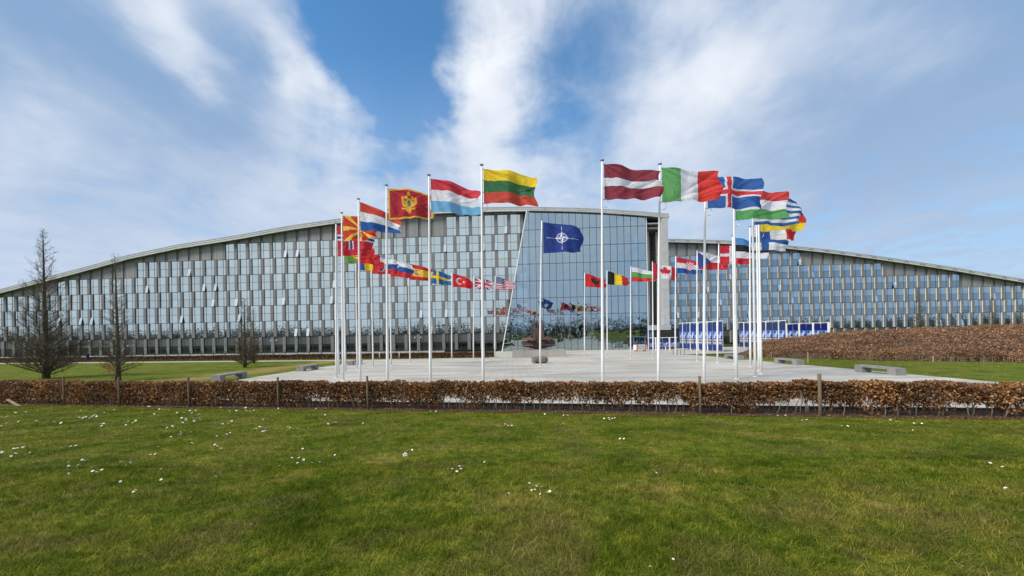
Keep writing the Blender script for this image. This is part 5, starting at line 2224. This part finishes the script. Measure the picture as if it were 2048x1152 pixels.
for u, v in PT[:]:
    if u < 760 and rr.random() < .42 and len(PT) < 296:
        PT.append((u + rr.gauss(0, 7), max(v + rr.gauss(0, 2.2), 812 + u * .012)))
for u, v in PT:
    p = on_ground(u, v)
    if p.y > float(hedge_y(p.x)) - .56:
        p.y = float(hedge_y(p.x)) - .62
        p.z = gz(p.x, p.y)
    s = rr.uniform(.9, 1.2) * .72 * (1 + .19 * max(0, p.y - 2.5))
    o = put('daisy', rr.choice(dz), None, p + Vector((0, 0, .048 + .002 * p.y)), (rr.gauss(.30, .25), rr.gauss(-.22, .25), rr.uniform(0, 6.28)), (s, s, s))
    lab = None
    for cu, cv, ru, rv, nm in CLUST:
        if abs(u - cu) < ru and abs(v - cv) < rv:
            lab = nm
            break
    if lab is None:
        lab = 'scattered over the left half of the front lawn' if u < 800 else 'scattered singly over the right half of the front lawn'
    tag(o, 'small white daisy ' + lab, 'daisy', 'daisies ' + lab)

p = on_ground(811, 914)
o = put('paper_scrap', lump('paper_scrap', .030, .024, .030, 9.1, M_['white'], 3, .7, .8), None, p + Vector((0, 0, .045)), (.3, .2, 0))
tag(o, 'crumpled white paper scrap lying in the lawn left of centre', 'paper')

# a few dead leaves lying in the lawn
for u, v in ((137, 868), (163, 873), (270, 1017), (380, 1005), (790, 905), (1180, 870)):
    p = on_ground(u, v)
    Vv, Fc = leaf_cloud(np.array([[0, 0, 0.0]]), .075, None, int(u), k=1.5)
    Vv[:, 2] *= .4
    o = put('dead_leaf', fast_mesh('dead_leaf', Vv, Fc, M_['leaf'], face_col=np.array([srgb(150, 104, 50)])), None, p + Vector((0, 0, .055)))
    tag(o, 'single dry tan leaf lying on the front lawn', 'leaf', 'dead leaves on the front lawn')


# ---------- grass blades
def grass():
    r = np.random.default_rng(91)
    Vs, Fs, Rn = [], [], []
    base = 0

    def zone(y0, y1, dens, hmin, hmax, wd, segs, xm=1.56):
        nonlocal base
        # uniform over the wedge that the lawn shows
        area = xm * (y1 * y1 - y0 * y0)
        n = int(area * dens)
        y = np.sqrt(r.uniform(y0 * y0, y1 * y1, n))
        x = r.uniform(-1, 1, n) * (xm * y + .7)
        ok = y < hedge_y(x) - .52
        x, y = x[ok], y[ok]
        n = len(x)
        z = ground_z(x, y)
        big = vnoise2(x, y, 5, .55)
        tuft = .55 + .8 * vnoise2(x, y, 6, .16) + .9 * np.clip(big - .62, 0, 1)
        hh = r.uniform(hmin, hmax, n) * tuft
        a = r.uniform(0, 2 * math.pi, n) + 1.2 * (vnoise2(x, y, 7, .3) - .5)
        ln = r.uniform(.2, 1.9, n) * hh
        # a few long bleached blades lie on the turf
        lie = r.uniform(0, 1, n) < .035
        ln = np.where(lie, r.uniform(.05, .13, n), ln)
        hh = np.where(lie, r.uniform(.02, .05, n), hh)
        wx, wy = np.cos(a + math.pi / 2) * wd, np.sin(a + math.pi / 2) * wd
        dx, dy = np.cos(a) * ln, np.sin(a) * ln
        rn = np.clip(r.uniform(0, .88, n) + .16 * (vnoise2(x, y, 8, .28) - .5) + .10 * (vnoise2(x, y, 9, .9) > .66), 0, .89)
        rn = np.where(lie, r.uniform(.9, 1, n), np.where(r.uniform(0, 1, n) < .05, r.uniform(.84, .93, n), rn))
        if segs == 2:
            v = np.stack([np.stack([x - wx, y - wy, z - .005], -1), np.stack([x + wx, y + wy, z - .005], -1),
                          np.stack([x + dx * .4 + wx * .8, y + dy * .4 + wy * .8, z + hh * .62], -1), np.stack([x + dx * .4 - wx * .8, y + dy * .4 - wy * .8, z + hh * .62], -1),
                          np.stack([x + dx, y + dy, z + hh], -1)], 1)
            i = base + np.arange(n)[:, None] * 5
            f = np.concatenate([i + [0, 1, 2], i + [0, 2, 3], i + [3, 2, 4]], 0)
            k = 5
        else:
            v = np.stack([np.stack([x - wx, y - wy, z - .005], -1), np.stack([x + wx, y + wy, z - .005], -1), np.stack([x + dx, y + dy, z + hh], -1)], 1)
            i = base + np.arange(n)[:, None] * 3
            f = i + [0, 1, 2]
            k = 3
        Vs.append(v.reshape(-1, 3))
        Fs.append(f)
        Rn.append(np.repeat(rn, k))
        base += n * k
    zone(1.9, 3.6, 7500, .012, .046, .0016, 2)
    zone(3.6, 6.0, 4200, .014, .046, .0021, 2)
    zone(6.0, 10.0, 1700, .016, .046, .0034, 1)
    zone(10.0, 19.0, 600, .018, .046, .006, 1)
    me = fast_mesh('grass', np.concatenate(Vs), np.concatenate(Fs), M_['blade'], pt_val=np.concatenate(Rn))
    o = link(bpy.data.objects.new('grass', me))
    o['kind'] = 'stuff'


grass()


# low broad leaves (clover, daisy rosettes) between the blades
r = np.random.default_rng(97)
N = 26000
y = np.sqrt(r.uniform(2.0 ** 2, 9.0 ** 2, N))
x = r.uniform(-1, 1, N) * (1.42 * y + .3)
ok = (vnoise2(x, y, 98, .22) > .66) & (vnoise2(x, y, 99, 1.1) > .42) & (y < hedge_y(x) - .6)
x, y = x[ok], y[ok]
ctr = np.stack([x, y, ground_z(x, y) + r.uniform(.012, .034, len(x))], -1)
Vv, Fc = leaf_cloud(ctr, .020, None, 100, flat=.0, k=1.2)
Vv[:, 2] = np.repeat(ctr[:, 2], 4) + (Vv[:, 2] - np.repeat(ctr[:, 2], 4)) * .4
c = leaf_cols(len(x), 101, [srgb(62, 96, 40), srgb(84, 116, 44), srgb(52, 84, 48), srgb(104, 132, 54)])
o = link(bpy.data.objects.new('clover', fast_mesh('clover', Vv, Fc, M_['leaf'], face_col=c)))
o['kind'] = 'stuff'
